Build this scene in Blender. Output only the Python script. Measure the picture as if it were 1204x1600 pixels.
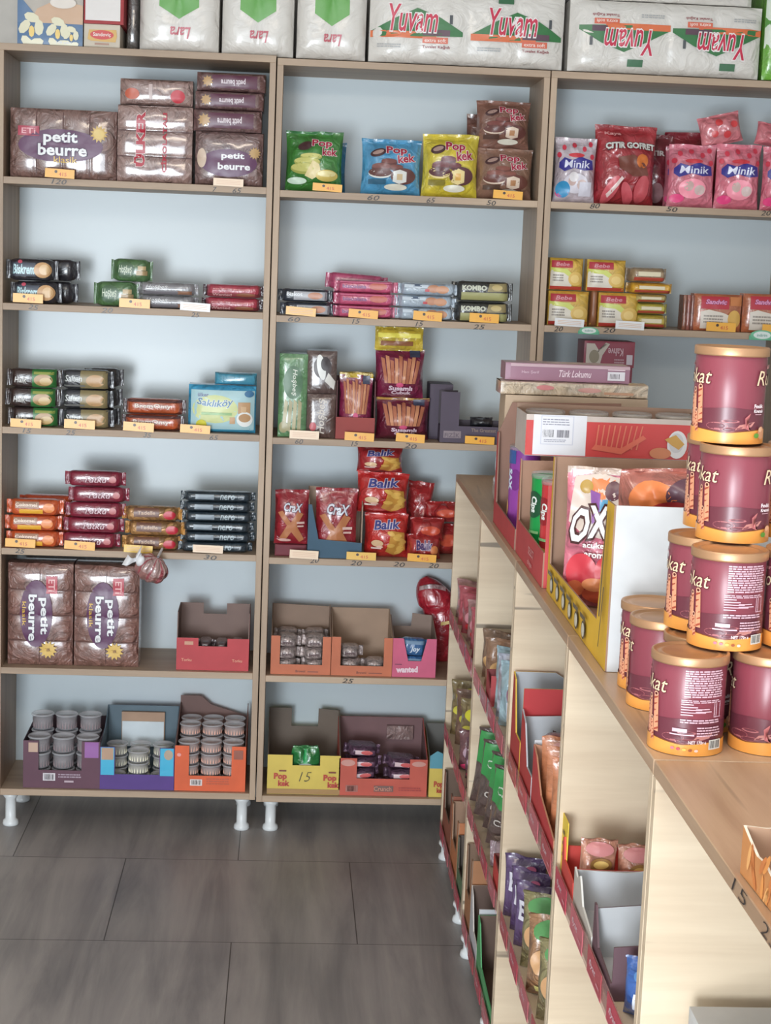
import bpy, math, random
from mathutils import Vector, Matrix
random.seed(7)
for o in list(bpy.data.objects): bpy.data.objects.remove(o)
SC = bpy.context.scene
COL = SC.collection

# ------------------------------------------------------------------ camera
FPX = 2614.5
CAM = Vector((.8366, -5.0163, 1.7819))
YAW, PIT, ROL = .0628, .1504, .0399
_cy, _sy, _cp, _sp = math.cos(YAW), math.sin(YAW), math.cos(PIT), math.sin(PIT)
FW = Vector((_sy*_cp, _cy*_cp, -_sp))
_r = Vector((_cy, -_sy, 0)); _u = _r.cross(FW)
RT = _r*math.cos(ROL) + _u*math.sin(ROL)
UP = -_r*math.sin(ROL) + _u*math.cos(ROL)
cam = bpy.data.cameras.new('camera'); camo = bpy.data.objects.new('camera', cam); COL.objects.link(camo)
cam.sensor_fit = 'VERTICAL'; cam.sensor_height = 36; cam.lens = FPX/1600*36
cam.clip_start = .05
M = Matrix((RT, UP, -FW)).transposed().to_4x4(); M.translation = CAM
camo.matrix_world = M
SC.camera = camo

# ------------------------------------------------------------------ light
SC.view_settings.view_transform = 'Standard'
SC.view_settings.look = 'None'
SC.view_settings.gamma = 1
SC.view_settings.use_curve_mapping = False
SC.view_settings.exposure = 0.58
W = bpy.data.worlds.new('world'); SC.world = W; W.use_nodes = True
W.node_tree.nodes['Background'].inputs[0].default_value = (.80, .88, 1, 1)
W.node_tree.nodes['Background'].inputs[1].default_value = .55

def area(name, loc, target, sx, sy, power, color):
    L = bpy.data.lights.new(name, 'AREA'); L.shape = 'RECTANGLE'; L.size = sx; L.size_y = sy
    L.energy = power; L.color = color
    o = bpy.data.objects.new(name, L); COL.objects.link(o); o.location = loc
    o.rotation_euler = (Vector(target)-Vector(loc)).to_track_quat('-Z', 'Y').to_euler()
    return o
# daylight through the glass shop front behind the camera, and the ceiling lamps
area('shopfront_daylight', (-.2, -7.7, 1.15), (.6, 0, .8), 4.2, 2.0, 120, (.84, .93, 1.0))
area('added_glint_light', (-.5, -7.4, .95), (.6, 0, .7), 1.1, 1.6, 108, (.88, .95, 1.0))  # added bright panel, not a real door: puts white glints on the film wraps
area('ceiling_lamp_light', (.9, -3.6, 2.92), (1.1, -3.1, 0), 1.6, .6, 17, (1.0, .85, .68))

# ------------------------------------------------------------------ measuring
def ray(px, py): return FW + RT*((px-602)/FPX) - UP*((py-800)/FPX)
def onY(px, py, Y):
    d = ray(px, py); return CAM + d*((Y-CAM.y)/d.y)
def onZ(px, py, Z):
    d = ray(px, py); return CAM + d*((Z-CAM.z)/d.z)
def pj(P):
    d = Vector(P)-CAM; z = d.dot(FW); return 602+FPX*d.dot(RT)/z, 800-FPX*d.dot(UP)/z
def spot(z, x0, x1, pty, Y):
    """world centre x, width and height of a thing on a shelf at height z whose outline was measured on the photo"""
    by = pj(((onY((x0+x1)/2, pty, Y)).x, Y, z))[1]
    ym = (by+pty)/2
    a = onY(x0, ym, Y).x; b = onY(x1, ym, Y).x
    h = onY((x0+x1)/2, pty, Y).z - z
    if z < 2.33:                                                      # keep clear of the uprights
        k = 0 if (a+b)/2 < .784 else (1 if (a+b)/2 < 1.588 else 2)
        lo, hi = .8036*k+.014, .8036*k+.764-.014
        if a < lo: a, b = lo, b+(lo-a)*.6
        if b > hi: a, b = a-(b-hi)*.6, hi
    return (a+b)/2, b-a, h

# ------------------------------------------------------------------ materials
def lin(c):
    return tuple(((v/255)/12.92 if v/255 <= .04045 else ((v/255+.055)/1.055)**2.4) for v in c)
_mats = {}
def nd(nt, t, **kw):
    n = nt.nodes.new(t)
    for k, v in kw.items():
        if k in n.inputs: n.inputs[k].default_value = v
        else: setattr(n, k, v)
    return n
def mat(kind, c, c2=None):
    key = (kind, tuple(c), c2 and tuple(c2))
    if key in _mats: return _mats[key]
    m = bpy.data.materials.new(kind+'_%02x%02x%02x' % tuple(c)); m.use_nodes = True
    nt = m.node_tree; b = nt.nodes['Principled BSDF']; L = nt.links.new
    col = lin(c)+(1,)
    tc = nd(nt, 'ShaderNodeTexCoord')
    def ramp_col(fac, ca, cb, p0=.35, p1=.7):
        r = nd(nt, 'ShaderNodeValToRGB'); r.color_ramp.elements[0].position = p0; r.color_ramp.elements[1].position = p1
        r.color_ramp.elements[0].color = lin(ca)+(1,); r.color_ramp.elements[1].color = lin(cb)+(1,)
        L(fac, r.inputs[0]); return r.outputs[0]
    def bump(scale, strength, dist=.002, detail=3, mapping=None, distort=0):
        n = nd(nt, 'ShaderNodeTexNoise', Scale=scale, Detail=detail, Distortion=distort)
        if mapping: 
            mp = nd(nt, 'ShaderNodeMapping'); mp.inputs['Scale'].default_value = mapping
            L(tc.outputs['Object'], mp.inputs[0]); L(mp.outputs[0], n.inputs['Vector'])
        else: L(tc.outputs['Object'], n.inputs['Vector'])
        bp = nd(nt, 'ShaderNodeBump', Strength=strength, Distance=dist)
        L(n.outputs['Fac'], bp.inputs['Height']); L(bp.outputs[0], b.inputs['Normal']); return n
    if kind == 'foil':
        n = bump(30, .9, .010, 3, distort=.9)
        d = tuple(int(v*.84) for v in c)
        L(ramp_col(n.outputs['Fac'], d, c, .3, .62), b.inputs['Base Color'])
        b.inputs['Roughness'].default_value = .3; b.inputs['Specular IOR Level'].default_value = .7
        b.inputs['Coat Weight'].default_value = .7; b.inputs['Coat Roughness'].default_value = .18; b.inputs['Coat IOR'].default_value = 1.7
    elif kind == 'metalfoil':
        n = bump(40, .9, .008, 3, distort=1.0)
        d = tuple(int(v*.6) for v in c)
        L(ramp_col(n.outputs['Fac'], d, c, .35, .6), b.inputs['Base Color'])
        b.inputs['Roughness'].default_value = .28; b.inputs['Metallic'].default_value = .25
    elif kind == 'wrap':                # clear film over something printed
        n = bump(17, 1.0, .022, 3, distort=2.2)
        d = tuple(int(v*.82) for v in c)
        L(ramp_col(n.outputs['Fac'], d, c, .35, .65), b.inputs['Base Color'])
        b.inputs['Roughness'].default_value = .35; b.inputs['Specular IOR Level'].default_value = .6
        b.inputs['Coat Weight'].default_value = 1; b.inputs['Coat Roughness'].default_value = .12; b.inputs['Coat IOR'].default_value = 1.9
    elif kind == 'paperfilm':           # white paper rolls under clear film
        n = bump(13, .8, .012, 3, distort=1.8)
        b.inputs['Base Color'].default_value = col
        b.inputs['Roughness'].default_value = .45
        b.inputs['Coat Weight'].default_value = .7; b.inputs['Coat Roughness'].default_value = .14
    elif kind == 'print':
        n = bump(34, .35, .003, 2)
        b.inputs['Base Color'].default_value = col
        b.inputs['Roughness'].default_value = .4
        b.inputs['Coat Weight'].default_value = .2; b.inputs['Coat Roughness'].default_value = .25
    elif kind == 'card':
        n = bump(60, .15, .001)
        d = tuple(int(v*.93) for v in c)
        n2 = nd(nt, 'ShaderNodeTexNoise', Scale=9, Detail=3); L(tc.outputs['Object'], n2.inputs['Vector'])
        L(ramp_col(n2.outputs['Fac'], d, c, .35, .65), b.inputs['Base Color'])
        b.inputs['Roughness'].default_value = .6
    elif kind == 'gloss':
        n = bump(8, .05, .001)
        b.inputs['Base Color'].default_value = col
        b.inputs['Roughness'].default_value = .3
    elif kind == 'metal':
        n = bump(30, .05, .001)
        b.inputs['Base Color'].default_value = col
        b.inputs['Roughness'].default_value = .38; b.inputs['Metallic'].default_value = .5
    elif kind == 'clear':
        bump(20, .3, .003)
        b.inputs['Base Color'].default_value = col; b.inputs['Roughness'].default_value = .15
        b.inputs['Alpha'].default_value = .38
        b.inputs['Coat Weight'].default_value = .5
    elif kind == 'wood':                # c light, c2 dark streak; grain axis in name suffix handled by woodmat
        pass
    _mats[key] = m
    return m

def woodmat(name, c, dark, axis, crack=0.0, rough=.5, scale=1.0):
    """axis: index of the grain direction"""
    key = ('wood', name, axis)
    if key in _mats: return _mats[key]
    m = bpy.data.materials.new(name+'_'+'xyz'[axis]); m.use_nodes = True
    nt = m.node_tree; b = nt.nodes['Principled BSDF']; L = nt.links.new
    tc = nd(nt, 'ShaderNodeTexCoord'); oi = nd(nt, 'ShaderNodeObjectInfo')
    add = nd(nt, 'ShaderNodeVectorMath', operation='ADD'); L(tc.outputs['Object'], add.inputs[0])
    sc = nd(nt, 'ShaderNodeVectorMath', operation='SCALE'); L(oi.outputs['Location'], sc.inputs[0]); sc.inputs['Scale'].default_value = 1.7
    L(sc.outputs[0], add.inputs[1])
    mp = nd(nt, 'ShaderNodeMapping'); s = [26*scale]*3; s[axis] = 1.6*scale; mp.inputs['Scale'].default_value = s
    L(add.outputs[0], mp.inputs[0])
    n = nd(nt, 'ShaderNodeTexNoise', Scale=1.0, Detail=5, Roughness=.6, Distortion=.4); L(mp.outputs[0], n.inputs['Vector'])
    mp2 = nd(nt, 'ShaderNodeMapping'); s = [5*scale]*3; s[axis] = .8*scale; mp2.inputs['Scale'].default_value = s
    L(add.outputs[0], mp2.inputs[0])
    n2 = nd(nt, 'ShaderNodeTexNoise', Scale=1.0, Detail=2, Distortion=.8); L(mp2.outputs[0], n2.inputs['Vector'])
    mx = nd(nt, 'ShaderNodeMath', operation='ADD'); L(n.outputs['Fac'], mx.inputs[0]); L(n2.outputs['Fac'], mx.inputs[1])
    r = nd(nt, 'ShaderNodeValToRGB'); e = r.color_ramp.elements
    e[0].position = .36; e[1].position = .64
    e[0].color = lin(dark)+(1,); e[1].color = lin(c)+(1,)
    h = nd(nt, 'ShaderNodeMath', operation='MULTIPLY'); L(mx.outputs[0], h.inputs[0]); h.inputs[1].default_value = .5
    L(h.outputs[0], r.inputs[0])
    out = r.outputs[0]
    if crack:
        mp3 = nd(nt, 'ShaderNodeMapping'); s = [38*scale]*3; s[axis] = 2.3*scale; mp3.inputs['Scale'].default_value = s
        mp3.inputs['Location'].default_value = (3.3, 1.7, 5.1)
        L(add.outputs[0], mp3.inputs[0])
        n3 = nd(nt, 'ShaderNodeTexNoise', Scale=1.0, Detail=1, Distortion=.2); L(mp3.outputs[0], n3.inputs['Vector'])
        r3 = nd(nt, 'ShaderNodeValToRGB'); q = r3.color_ramp.elements
        q[0].position = .70; q[1].position = .76; q[0].color = (0, 0, 0, 1); q[1].color = (crack,)*3+(1,)
        L(n3.outputs['Fac'], r3.inputs[0])
        mxc = nd(nt, 'ShaderNodeMix', data_type='RGBA'); L(r3.outputs[0], mxc.inputs[0])
        L(out, mxc.inputs[6]); mxc.inputs[7].default_value = lin((96, 84, 74))+(1,)
        out = mxc.outputs[2]
    L(out, b.inputs['Base Color'])
    b.inputs['Roughness'].default_value = rough
    bp = nd(nt, 'ShaderNodeBump', Strength=.12, Distance=.001); L(n.outputs['Fac'], bp.inputs['Height']); L(bp.outputs[0], b.inputs['Normal'])
    _mats[key] = m
    return m

# ------------------------------------------------------------------ mesh builder
class MB:
    def __init__(s): s.v = []; s.f = []; s.mi = []; s.sm = []; s.ms = []
    def m(s, mt):
        if mt not in s.ms: s.ms.append(mt)
        return s.ms.index(mt)
    def add(s, vs, fs, mt, smooth=False):
        o = len(s.v); s.v += [tuple(v) for v in vs]; k = s.m(mt)
        for f in fs: s.f.append(tuple(i+o for i in f)); s.mi.append(k); s.sm.append(smooth)
    def box(s, x0, x1, y0, y1, z0, z1, mt, bev=0):
        if bev:
            b = bev
            # chamfered box: three nested rectangles sets
            vs = []; 
            for (sx, X, ix) in ((0, x0, b), (1, x1, -b)):
                for (sy, Y, iy) in ((0, y0, b), (1, y1, -b)):
                    for (sz, Z, iz) in ((0, z0, b), (1, z1, -b)):
                        vs += [(X, Y+iy, Z+iz), (X+ix, Y, Z+iz), (X+ix, Y+iy, Z)]
            def I(x, y, z, k): return ((x*2+y)*2+z)*3+k
            fs = [(I(0,0,0,0), I(0,0,1,0), I(0,1,1,0), I(0,1,0,0)), (I(1,0,0,0), I(1,1,0,0), I(1,1,1,0), I(1,0,1,0)),
                  (I(0,0,0,1), I(1,0,0,1), I(1,0,1,1), I(0,0,1,1)), (I(0,1,0,1), I(0,1,1,1), I(1,1,1,1), I(1,1,0,1)),
                  (I(0,0,0,2), I(0,1,0,2), I(1,1,0,2), I(1,0,0,2)), (I(0,0,1,2), I(1,0,1,2), I(1,1,1,2), I(0,1,1,2))]
            for z in (0, 1):
                fs += [(I(0,0,z,1), I(1,0,z,1), I(1,0,z,2), I(0,0,z,2)), (I(0,1,z,1), I(1,1,z,1), I(1,1,z,2), I(0,1,z,2)),
                       (I(0,0,z,0), I(0,1,z,0), I(0,1,z,2), I(0,0,z,2)), (I(1,0,z,0), I(1,1,z,0), I(1,1,z,2), I(1,0,z,2))]
            for x in (0, 1):
                for y in (0, 1): fs.append((I(x,y,0,0), I(x,y,1,0), I(x,y,1,1), I(x,y,0,1)))
            for x in (0, 1):
                for y in (0, 1):
                    for z in (0, 1): fs.append((I(x,y,z,0), I(x,y,z,1), I(x,y,z,2)))
            s.add(vs, fs, mt); return s
        vs = [(x, y, z) for x in (x0, x1) for y in (y0, y1) for z in (z0, z1)]
        s.add(vs, [(0,1,3,2), (4,6,7,5), (0,4,5,1), (2,3,7,6), (0,2,6,4), (1,5,7,3)], mt); return s
    def lathe(s, prof, mt, n=32, cx=0, cy=0, cz=0, smooth=True, closed=False):
        vs = []
        for (r, z) in prof:
            for k in range(n):
                a = 2*math.pi*k/n; vs.append((cx+r*math.cos(a), cy+r*math.sin(a), cz+z))
        fs = []
        for j in range(len(prof)-1):
            for k in range(n):
                k2 = (k+1) % n; fs.append((j*n+k, j*n+k2, (j+1)*n+k2, (j+1)*n+k))
        s.add(vs, fs, mt, smooth); return s
    def disc(s, r, z, mt, n=32, cx=0, cy=0):
        s.add([(cx+r*math.cos(2*math.pi*k/n), cy+r*math.sin(2*math.pi*k/n), z) for k in range(n)], [tuple(range(n))], mt)
    def grid(s, fn, nu, nv, mt, smooth=True, flip=False, matfn=None):
        vs = [fn(i/nu, j/nv) for j in range(nv+1) for i in range(nu+1)]
        o = len(s.v); s.v += [tuple(v) for v in vs]
        for j in range(nv):
            for i in range(nu):
                a = j*(nu+1)+i; q = (a, a+1, a+nu+2, a+nu+1)
                if flip: q = q[::-1]
                mm = matfn((i+.5)/nu, (j+.5)/nv) if matfn else None
                s.f.append(tuple(k+o for k in q)); s.mi.append(s.m(mm or mt)); s.sm.append(smooth)
    def build(s, name, parent=None, loc=None):
        me = bpy.data.meshes.new(name); me.from_pydata(s.v, [], s.f)
        for mt in s.ms: me.materials.append(mt)
        me.polygons.foreach_set('material_index', s.mi); me.polygons.foreach_set('use_smooth', s.sm)
        import bmesh
        me.update()
        o = bpy.data.objects.new(name, me); COL.objects.link(o)
        if parent: o.parent = parent
        if loc: o.location = loc
        return o

def tag(o, label, cat, group=None, kind=None):
    if kind: o['kind'] = kind
    if label: o['label'] = label
    if cat: o['category'] = cat
    if group: o['group'] = group
    return o
def empty(name, loc=(0,0,0), rz=0):
    o = bpy.data.objects.new(name, None); COL.objects.link(o); o.location = loc; o.rotation_euler = (0,0,rz); o.empty_display_size = .05
    return o
def clone(o, parent=None):
    c = o.copy(); COL.objects.link(c)
    if parent: c.parent = parent
    for ch in list(o.children): clone(ch, c)
    return c
def put(o, x, y, z, rz=0, ry=0, rx=0):
    o.location = (x, y, z); o.rotation_euler = (math.radians(rx), math.radians(ry), math.radians(rz)); return o

# value noise for wrinkles
def vn(x, y, seed=0):
    def h(i, j):
        n = math.sin(i*127.1+j*311.7+seed*74.7)*43758.5453; return n-math.floor(n)
    i, j = math.floor(x), math.floor(y); fx, fy = x-i, y-j
    fx = fx*fx*(3-2*fx); fy = fy*fy*(3-2*fy)
    return (h(i,j)*(1-fx)+h(i+1,j)*fx)*(1-fy)+(h(i,j+1)*(1-fx)+h(i+1,j+1)*fx)*fy - .5

# ------------------------------------------------------------------ printed decoration laid on a surface
_tx = {}
def textgeo(s, bold=.0, shear=0, spacing=1.0):
    k = (s, bold, shear, spacing)
    if k in _tx: return _tx[k]
    cu = bpy.data.curves.new('t', 'FONT'); cu.body = s; cu.offset = bold; cu.shear = shear; cu.resolution_u = 2
    cu.space_character = spacing
    ob = bpy.data.objects.new('t', cu); COL.objects.link(ob)
    bpy.context.view_layer.update()
    ev = ob.evaluated_get(bpy.context.evaluated_depsgraph_get())
    me = ev.to_mesh()
    vs = [(v.co.x, v.co.y) for v in me.vertices]; fs = [tuple(p.vertices) for p in me.polygons]
    ev.to_mesh_clear()
    bpy.data.objects.remove(ob); bpy.data.curves.remove(cu)
    xs = [v[0] for v in vs] or [0, 1]; ys = [v[1] for v in vs] or [0, 1]
    r = (vs, fs, min(xs), max(xs), min(ys), max(ys)); _tx[k] = r
    return r

class Deco:
    """prints flat shapes and lettering onto a pack; mp(x, z, e) gives the point of the surface, e metres off it"""
    def __init__(s, mb, mp, w, h, kind='print', e=.0010, fine=.12, step=.00028): s.step = step; s.mb = mb; s.mp = mp; s.w = w; s.h = h; s.e = e; s.kind = kind; s.fine = fine
    def mt(s, c): return c if isinstance(c, bpy.types.Material) else mat(s.kind, c)
    def poly(s, pts, c, rings=3, metric=False):
        s.e += s.step
        P = [(p[0], p[1]) if metric else (p[0]*s.w, p[1]*s.h) for p in pts]
        # refine long edges
        Q = []
        L = max(s.w, s.h)*min(.10, s.fine)
        P = [(x, max(.0012, z)) for x, z in P]
        for i, p in enumerate(P):
            q = P[(i+1) % len(P)]; n = max(1, int(math.hypot(q[0]-p[0], q[1]-p[1])/L))
            for k in range(n): Q.append((p[0]+(q[0]-p[0])*k/n, p[1]+(q[1]-p[1])*k/n))
        cx = sum(p[0] for p in Q)/len(Q); cz = sum(p[1] for p in Q)/len(Q)
        rings = max(rings, min(8, int(max(math.hypot(p[0]-cx, p[1]-cz) for p in Q)/L*.7)))
        n = len(Q); vs = [s.mp(cx, cz, s.e)]
        for r in range(1, rings+1):
            t = r/rings
            vs += [s.mp(cx+(p[0]-cx)*t, cz+(p[1]-cz)*t, s.e) for p in Q]
        fs = []
        for k in range(n):
            k2 = (k+1) % n; fs.append((0, 1+k, 1+k2))
            for r in range(rings-1):
                a = 1+r*n; b = a+n; fs.append((a+k, b+k, b+k2, a+k2))
        s.mb.add(vs, fs, s.mt(c), True)
    def rect(s, x0, z0, x1, z1, c, rings=3): s.poly([(x0,z0),(x1,z0),(x1,z1),(x0,z1)], c, rings)
    def ell(s, cx, cz, rx, rz, c, rings=3, n=20, rot=0):
        a0 = math.radians(rot); P = []
        for k in range(n):
            a = 2*math.pi*k/n; x = rx*s.w*math.cos(a); z = rz*s.h*math.sin(a)
            P.append((cx*s.w+x*math.cos(a0)-z*math.sin(a0), cz*s.h+x*math.sin(a0)+z*math.cos(a0)))
        s.poly(P, c, rings, True)
    def star(s, cx, cz, r, c, n=12, inner=.65):
        s.poly([(cx*s.w+r*s.h*(1 if k % 2 else inner)*math.cos(math.pi*k/n), cz*s.h+r*s.h*(1 if k % 2 else inner)*math.sin(math.pi*k/n)) for k in range(2*n)], c, 2, True)
    def text(s, t, cx, cz, w, h, c, out=None, rot=0, bold=.015, shear=0, arc=0, fo=.035):
        """w, h: how wide and how high the word stands on the pack, as fractions of it"""
        if rot in (90, -90): W_, H_ = h*s.h, w*s.w
        else: W_, H_ = w*s.w, h*s.h
        for cc, bd in (((out, bold+fo),) if out else ())+((c, bold),):
            vs, fs, x0, x1, y0, y1 = textgeo(t, bd, shear)
            _, _, X0, X1, Y0, Y1 = textgeo(t, bold, shear)
            s.e += s.step*2
            sx = W_/(X1-X0); sz = H_/(Y1-Y0); a = math.radians(rot); ca, sa = math.cos(a), math.sin(a)
            P = []
            for (x, y) in vs:
                u = (x-(X0+X1)/2)*sx; v = (y-(Y0+Y1)/2)*sz
                if arc: v -= arc*H_*((2*u/W_)**2)
                P.append((cx*s.w+u*ca-v*sa, max(.0012, cz*s.h+u*sa+v*ca)))
            # split long triangles so the lettering follows the curve
            mx = max(s.w, s.h)*s.fine; F = [tuple(f) for f in fs]; outf = []
            st = [tuple(f) for f in F]
            while st:
                f = st.pop()
                if len(f) > 3:
                    for k in range(1, len(f)-1): st.append((f[0], f[k], f[k+1]))
                    continue
                ls = [(math.dist(P[f[k]], P[f[(k+1) % 3]]), k) for k in range(3)]; l, k = max(ls)
                if l > mx:
                    p, q, r = f[k], f[(k+1) % 3], f[(k+2) % 3]
                    P.append(((P[p][0]+P[q][0])/2, (P[p][1]+P[q][1])/2)); m_ = len(P)-1
                    st += [(p, m_, r), (m_, q, r)]
                else: outf.append(f)
            s.mb.add([s.mp(x, z, s.e) for x, z in P], outf, s.mt(cc), False)
    def scribble(s, x0, z0, x1, z1, rows, c, fill=.55, seed=1):
        """rows of unreadable small print as short dashes"""
        rnd = random.Random(seed); hh = (z1-z0)/rows
        for r in range(rows):
            x = x0; zc = z0+hh*(r+.5)
            while x < x1-.01:
                l = rnd.uniform(.05, .16)*(x1-x0); g = rnd.uniform(.01, .03)*(x1-x0)
                xe = min(x+l, x1); s.e -= s.step
                s.poly([(x, zc-hh*fill/2), (xe, zc-hh*fill/2), (xe, zc+hh*fill/2), (x, zc+hh*fill/2)], c, 1); x = xe+g
        s.e += s.step
    def bars(s, x0, z0, x1, z1, c, n=14, seed=3):
        rnd = random.Random(seed); x = x0; st = (x1-x0)/n
        for k in range(n):
            s.e -= s.step; s.rect(x0+k*st, z0, x0+k*st+st*rnd.uniform(.3, .75), z1, c, 1)
        s.e += s.step

# ------------------------------------------------------------------ pack shapes (front faces -y, origin at the bottom centre of the front)
def flow_pack(name, w, h, d, c, end=None, deco=None, kind='foil', seed=0, fin=.012, n=3.2, seals=True):
    """horizontal wrapped pack with crimped ends"""
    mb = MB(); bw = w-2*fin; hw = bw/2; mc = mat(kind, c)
    def prof(x, th):
        t = min(1, max(0, (hw-abs(x))/(.22*h+.004))); s = (t*t*(3-2*t))**.6
        cy, cz = math.cos(th), math.sin(th)
        k = (abs(cy)**n+abs(cz)**n)**(-1/n)
        rd = 1+.05*vn(x*60, th*1.5, seed)*s
        y = d/2*(.06+.94*s)*k*cy*rd; z = h/2*(.80+.20*s)*k*cz
        return y, z
    def F(x, z):
        xx = max(-hw, min(hw, x)); t = min(1, max(0, (hw-abs(xx))/(.22*h+.004))); s = (t*t*(3-2*t))**.6
        q = min(.999, abs((z-h/2)/(h/2*(.80+.20*s))))
        y = d/2*(.06+.94*s)*(1-q**n)**(1/n)*1.012
        return d/2-y
    nu, nt_ = 18, 20
    def fn(u, v):
        x = -hw+bw*(.5-.5*math.cos(math.pi*u)); th = 2*math.pi*v
        y, z = prof(x, th); return (x, d/2-y, h/2+z)
    mb.grid(fn, nu, nt_, mc, True)
    mb.add([fn(0, k/nt_) for k in range(nt_)], [tuple(range(nt_))], mc)
    mb.add([fn(1, k/nt_) for k in range(nt_)], [tuple(range(nt_))], mc)
    if deco:
        def mp(x, z, e): return (x, F(x, z)-e, z)
        deco(Deco(mb, mp, bw, h, e=.0018, fine=.04))
    root = mb.build(name)
    if seals:
        me = mat(kind, end or c)
        for sg in (-1, 1):
            q = MB(); N = 9
            def g(u, v, sg=sg):
                x = sg*(hw-.001+(fin+.001)*u); z = h*(.08+.84*v)
                return (x, d/2+.0025*math.sin(u*9+v*3)+.004*vn(v*5, u*2, seed+sg), z+(.02*h*(1 if v > .5 else -1))*u)
            q.grid(g, 4, N, me, True)
            def g2(u, v): 
                a = g(u, v); return (a[0], a[1]+.0012, a[2])
            q.grid(g2, 4, N, me, True, True)
            q.build('end_seal', root)
    return root

def bag(name, w, h, d, c, deco=None, kind='foil', seed=0, top=.06, bot=.03, pw=2.6, lean=0, top_c=None, crumple=1.0, narrow=.05, bulge_low=0.0):
    """upright pillow bag with a crimped top seal"""
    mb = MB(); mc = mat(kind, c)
    def hwz(v): return w/2*(1-narrow*math.sin(math.pi*min(1, max(0, v)))**.8)
    def B(x, z):
        v = z/h; hw = hwz(v); q = min(1, abs(x/hw))
        vv = min(1, max(0, (v-bot)/(1-top-bot)))
        e = math.sin(math.pi*vv**(1-.35*bulge_low))**.55 if 0 < vv < 1 else 0
        return (1-q**pw)**.6*e
    def F(x, z):
        v = z/h; b = B(x, z)
        wr = (.010*vn(x*28, z*22, seed)+.006*vn(x*60+9, z*50, seed+3))*crumple*min(1, b*1.6)
        wr += .006*crumple*vn(x*70, 3, seed+5)*max(0, v-.75)*4*(1-b)
        return d/2*(1-b)+wr*min(1, d/.05)
    nu, nv = (18, 20) if crumple <= 1 else (26, 30)
    def fr(u, v): x = hwz(v)*(2*u-1); return (x, F(x, v*h)+lean*v, v*h+.006*h*vn(u*7, v*2, seed+8)*(v > .9))
    def bk(u, v): x = hwz(v)*(2*u-1); return (x, d-d/2*(1-B(x, v*h))+.001+lean*v, v*h+.006*h*vn(u*7, v*2, seed+8)*(v > .9))
    mb.grid(fr, nu, nv, mc); mb.grid(bk, nu, nv, mc, True, True)
    if deco:
        def mp(x, z, e): return (x, F(x, z)-e-.0006+lean*z/h, z)
        deco(Deco(mb, mp, w*.95, h, e=.0022 if crumple <= 1.5 else .0034, fine=.035))
    root = mb.build(name)
    q = MB(); mtp = mat(kind, top_c or c)
    def ts(u, v): 
        x = w/2*(2*u-1); return (x, d/2+lean-.0012+.004*math.sin(u*11+seed)*v, h*(1-top*.5)+v*h*top*.75+.02*h*vn(u*5, 1, seed+2)*v)
    q.grid(ts, 16, 2, mtp)
    q.grid(lambda u, v: (ts(u, v)[0], ts(u, v)[1]+.0022, ts(u, v)[2]), 16, 2, mtp, True, True)
    q.build('top_seal', root)
    return root

def soft_box(name, w, h, d, c, F=None, r=.004, deco=None, kind='card', nu=24, nv=20, top_c=None, bump=0, cols=0, rows=0, puff=0, seed=0, back=True, deco_kind='print'):
    """box with soft edges and an optionally lumpy front, sides and top"""
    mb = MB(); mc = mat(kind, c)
    def f(x, z):
        u, v = 2*x/w, 2*z/h-1
        y = r*min(1, abs(u)**12+abs(v)**12)
        if cols: y += bump*(1-abs(math.sin(math.pi*cols*(x/w+.5)))**.45)
        if rows: y += bump*(1-abs(math.sin(math.pi*rows*z/h))**.45)
        if puff: y += puff*(1-(1-min(1, abs(u))**3)*(1-min(1, abs(v))**3))
        return y+(.0025*vn(x*40, z*40, seed) if kind in ('wrap', 'foil', 'paperfilm') else 0)
    mb.grid(lambda a, b: (w*(a-.5), f(w*(a-.5), h*b), h*b), nu, nv, mc, kind in ('wrap', 'foil', 'paperfilm') or bool(cols or rows))
    y0 = lambda x, z: f(x, z)
    def side(x): 
        return lambda a, b: (x+(math.copysign(.0015, x)*math.sin(math.pi*a)*(1 if kind in ('wrap', 'paperfilm') else 0)), y0(x, h*b)+(d-y0(x, h*b))*a, h*b)
    mb.grid(side(w/2), 6, nv, mc, True); mb.grid(side(-w/2), 6, nv, mc, True, True)
    tcm = mat(kind, top_c) if top_c else mc
    mb.grid(lambda a, b: (w*(a-.5), y0(w*(a-.5), h)+(d-y0(w*(a-.5), h))*b, h+(.003*math.sin(math.pi*b) if kind in ('wrap', 'paperfilm') else 0)), nu, 5, tcm, True)
    mb.grid(lambda a, b: (w*(a-.5), y0(w*(a-.5), 0)+(d-y0(w*(a-.5), 0))*b, 0), nu, 2, mc, True, True)
    mb.grid(lambda a, b: (w*(a-.5), d, h*b), 2, 2, mc, True, True)
    if deco: deco(Deco(mb, lambda x, z, e: (x, f(x, z)-e, z), w, h, deco_kind, *((.004, .03) if cols*rows > 1 else ((.0022, .06) if (cols or rows) else (.0016, .05)))))
    return mb.build(name)

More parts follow.
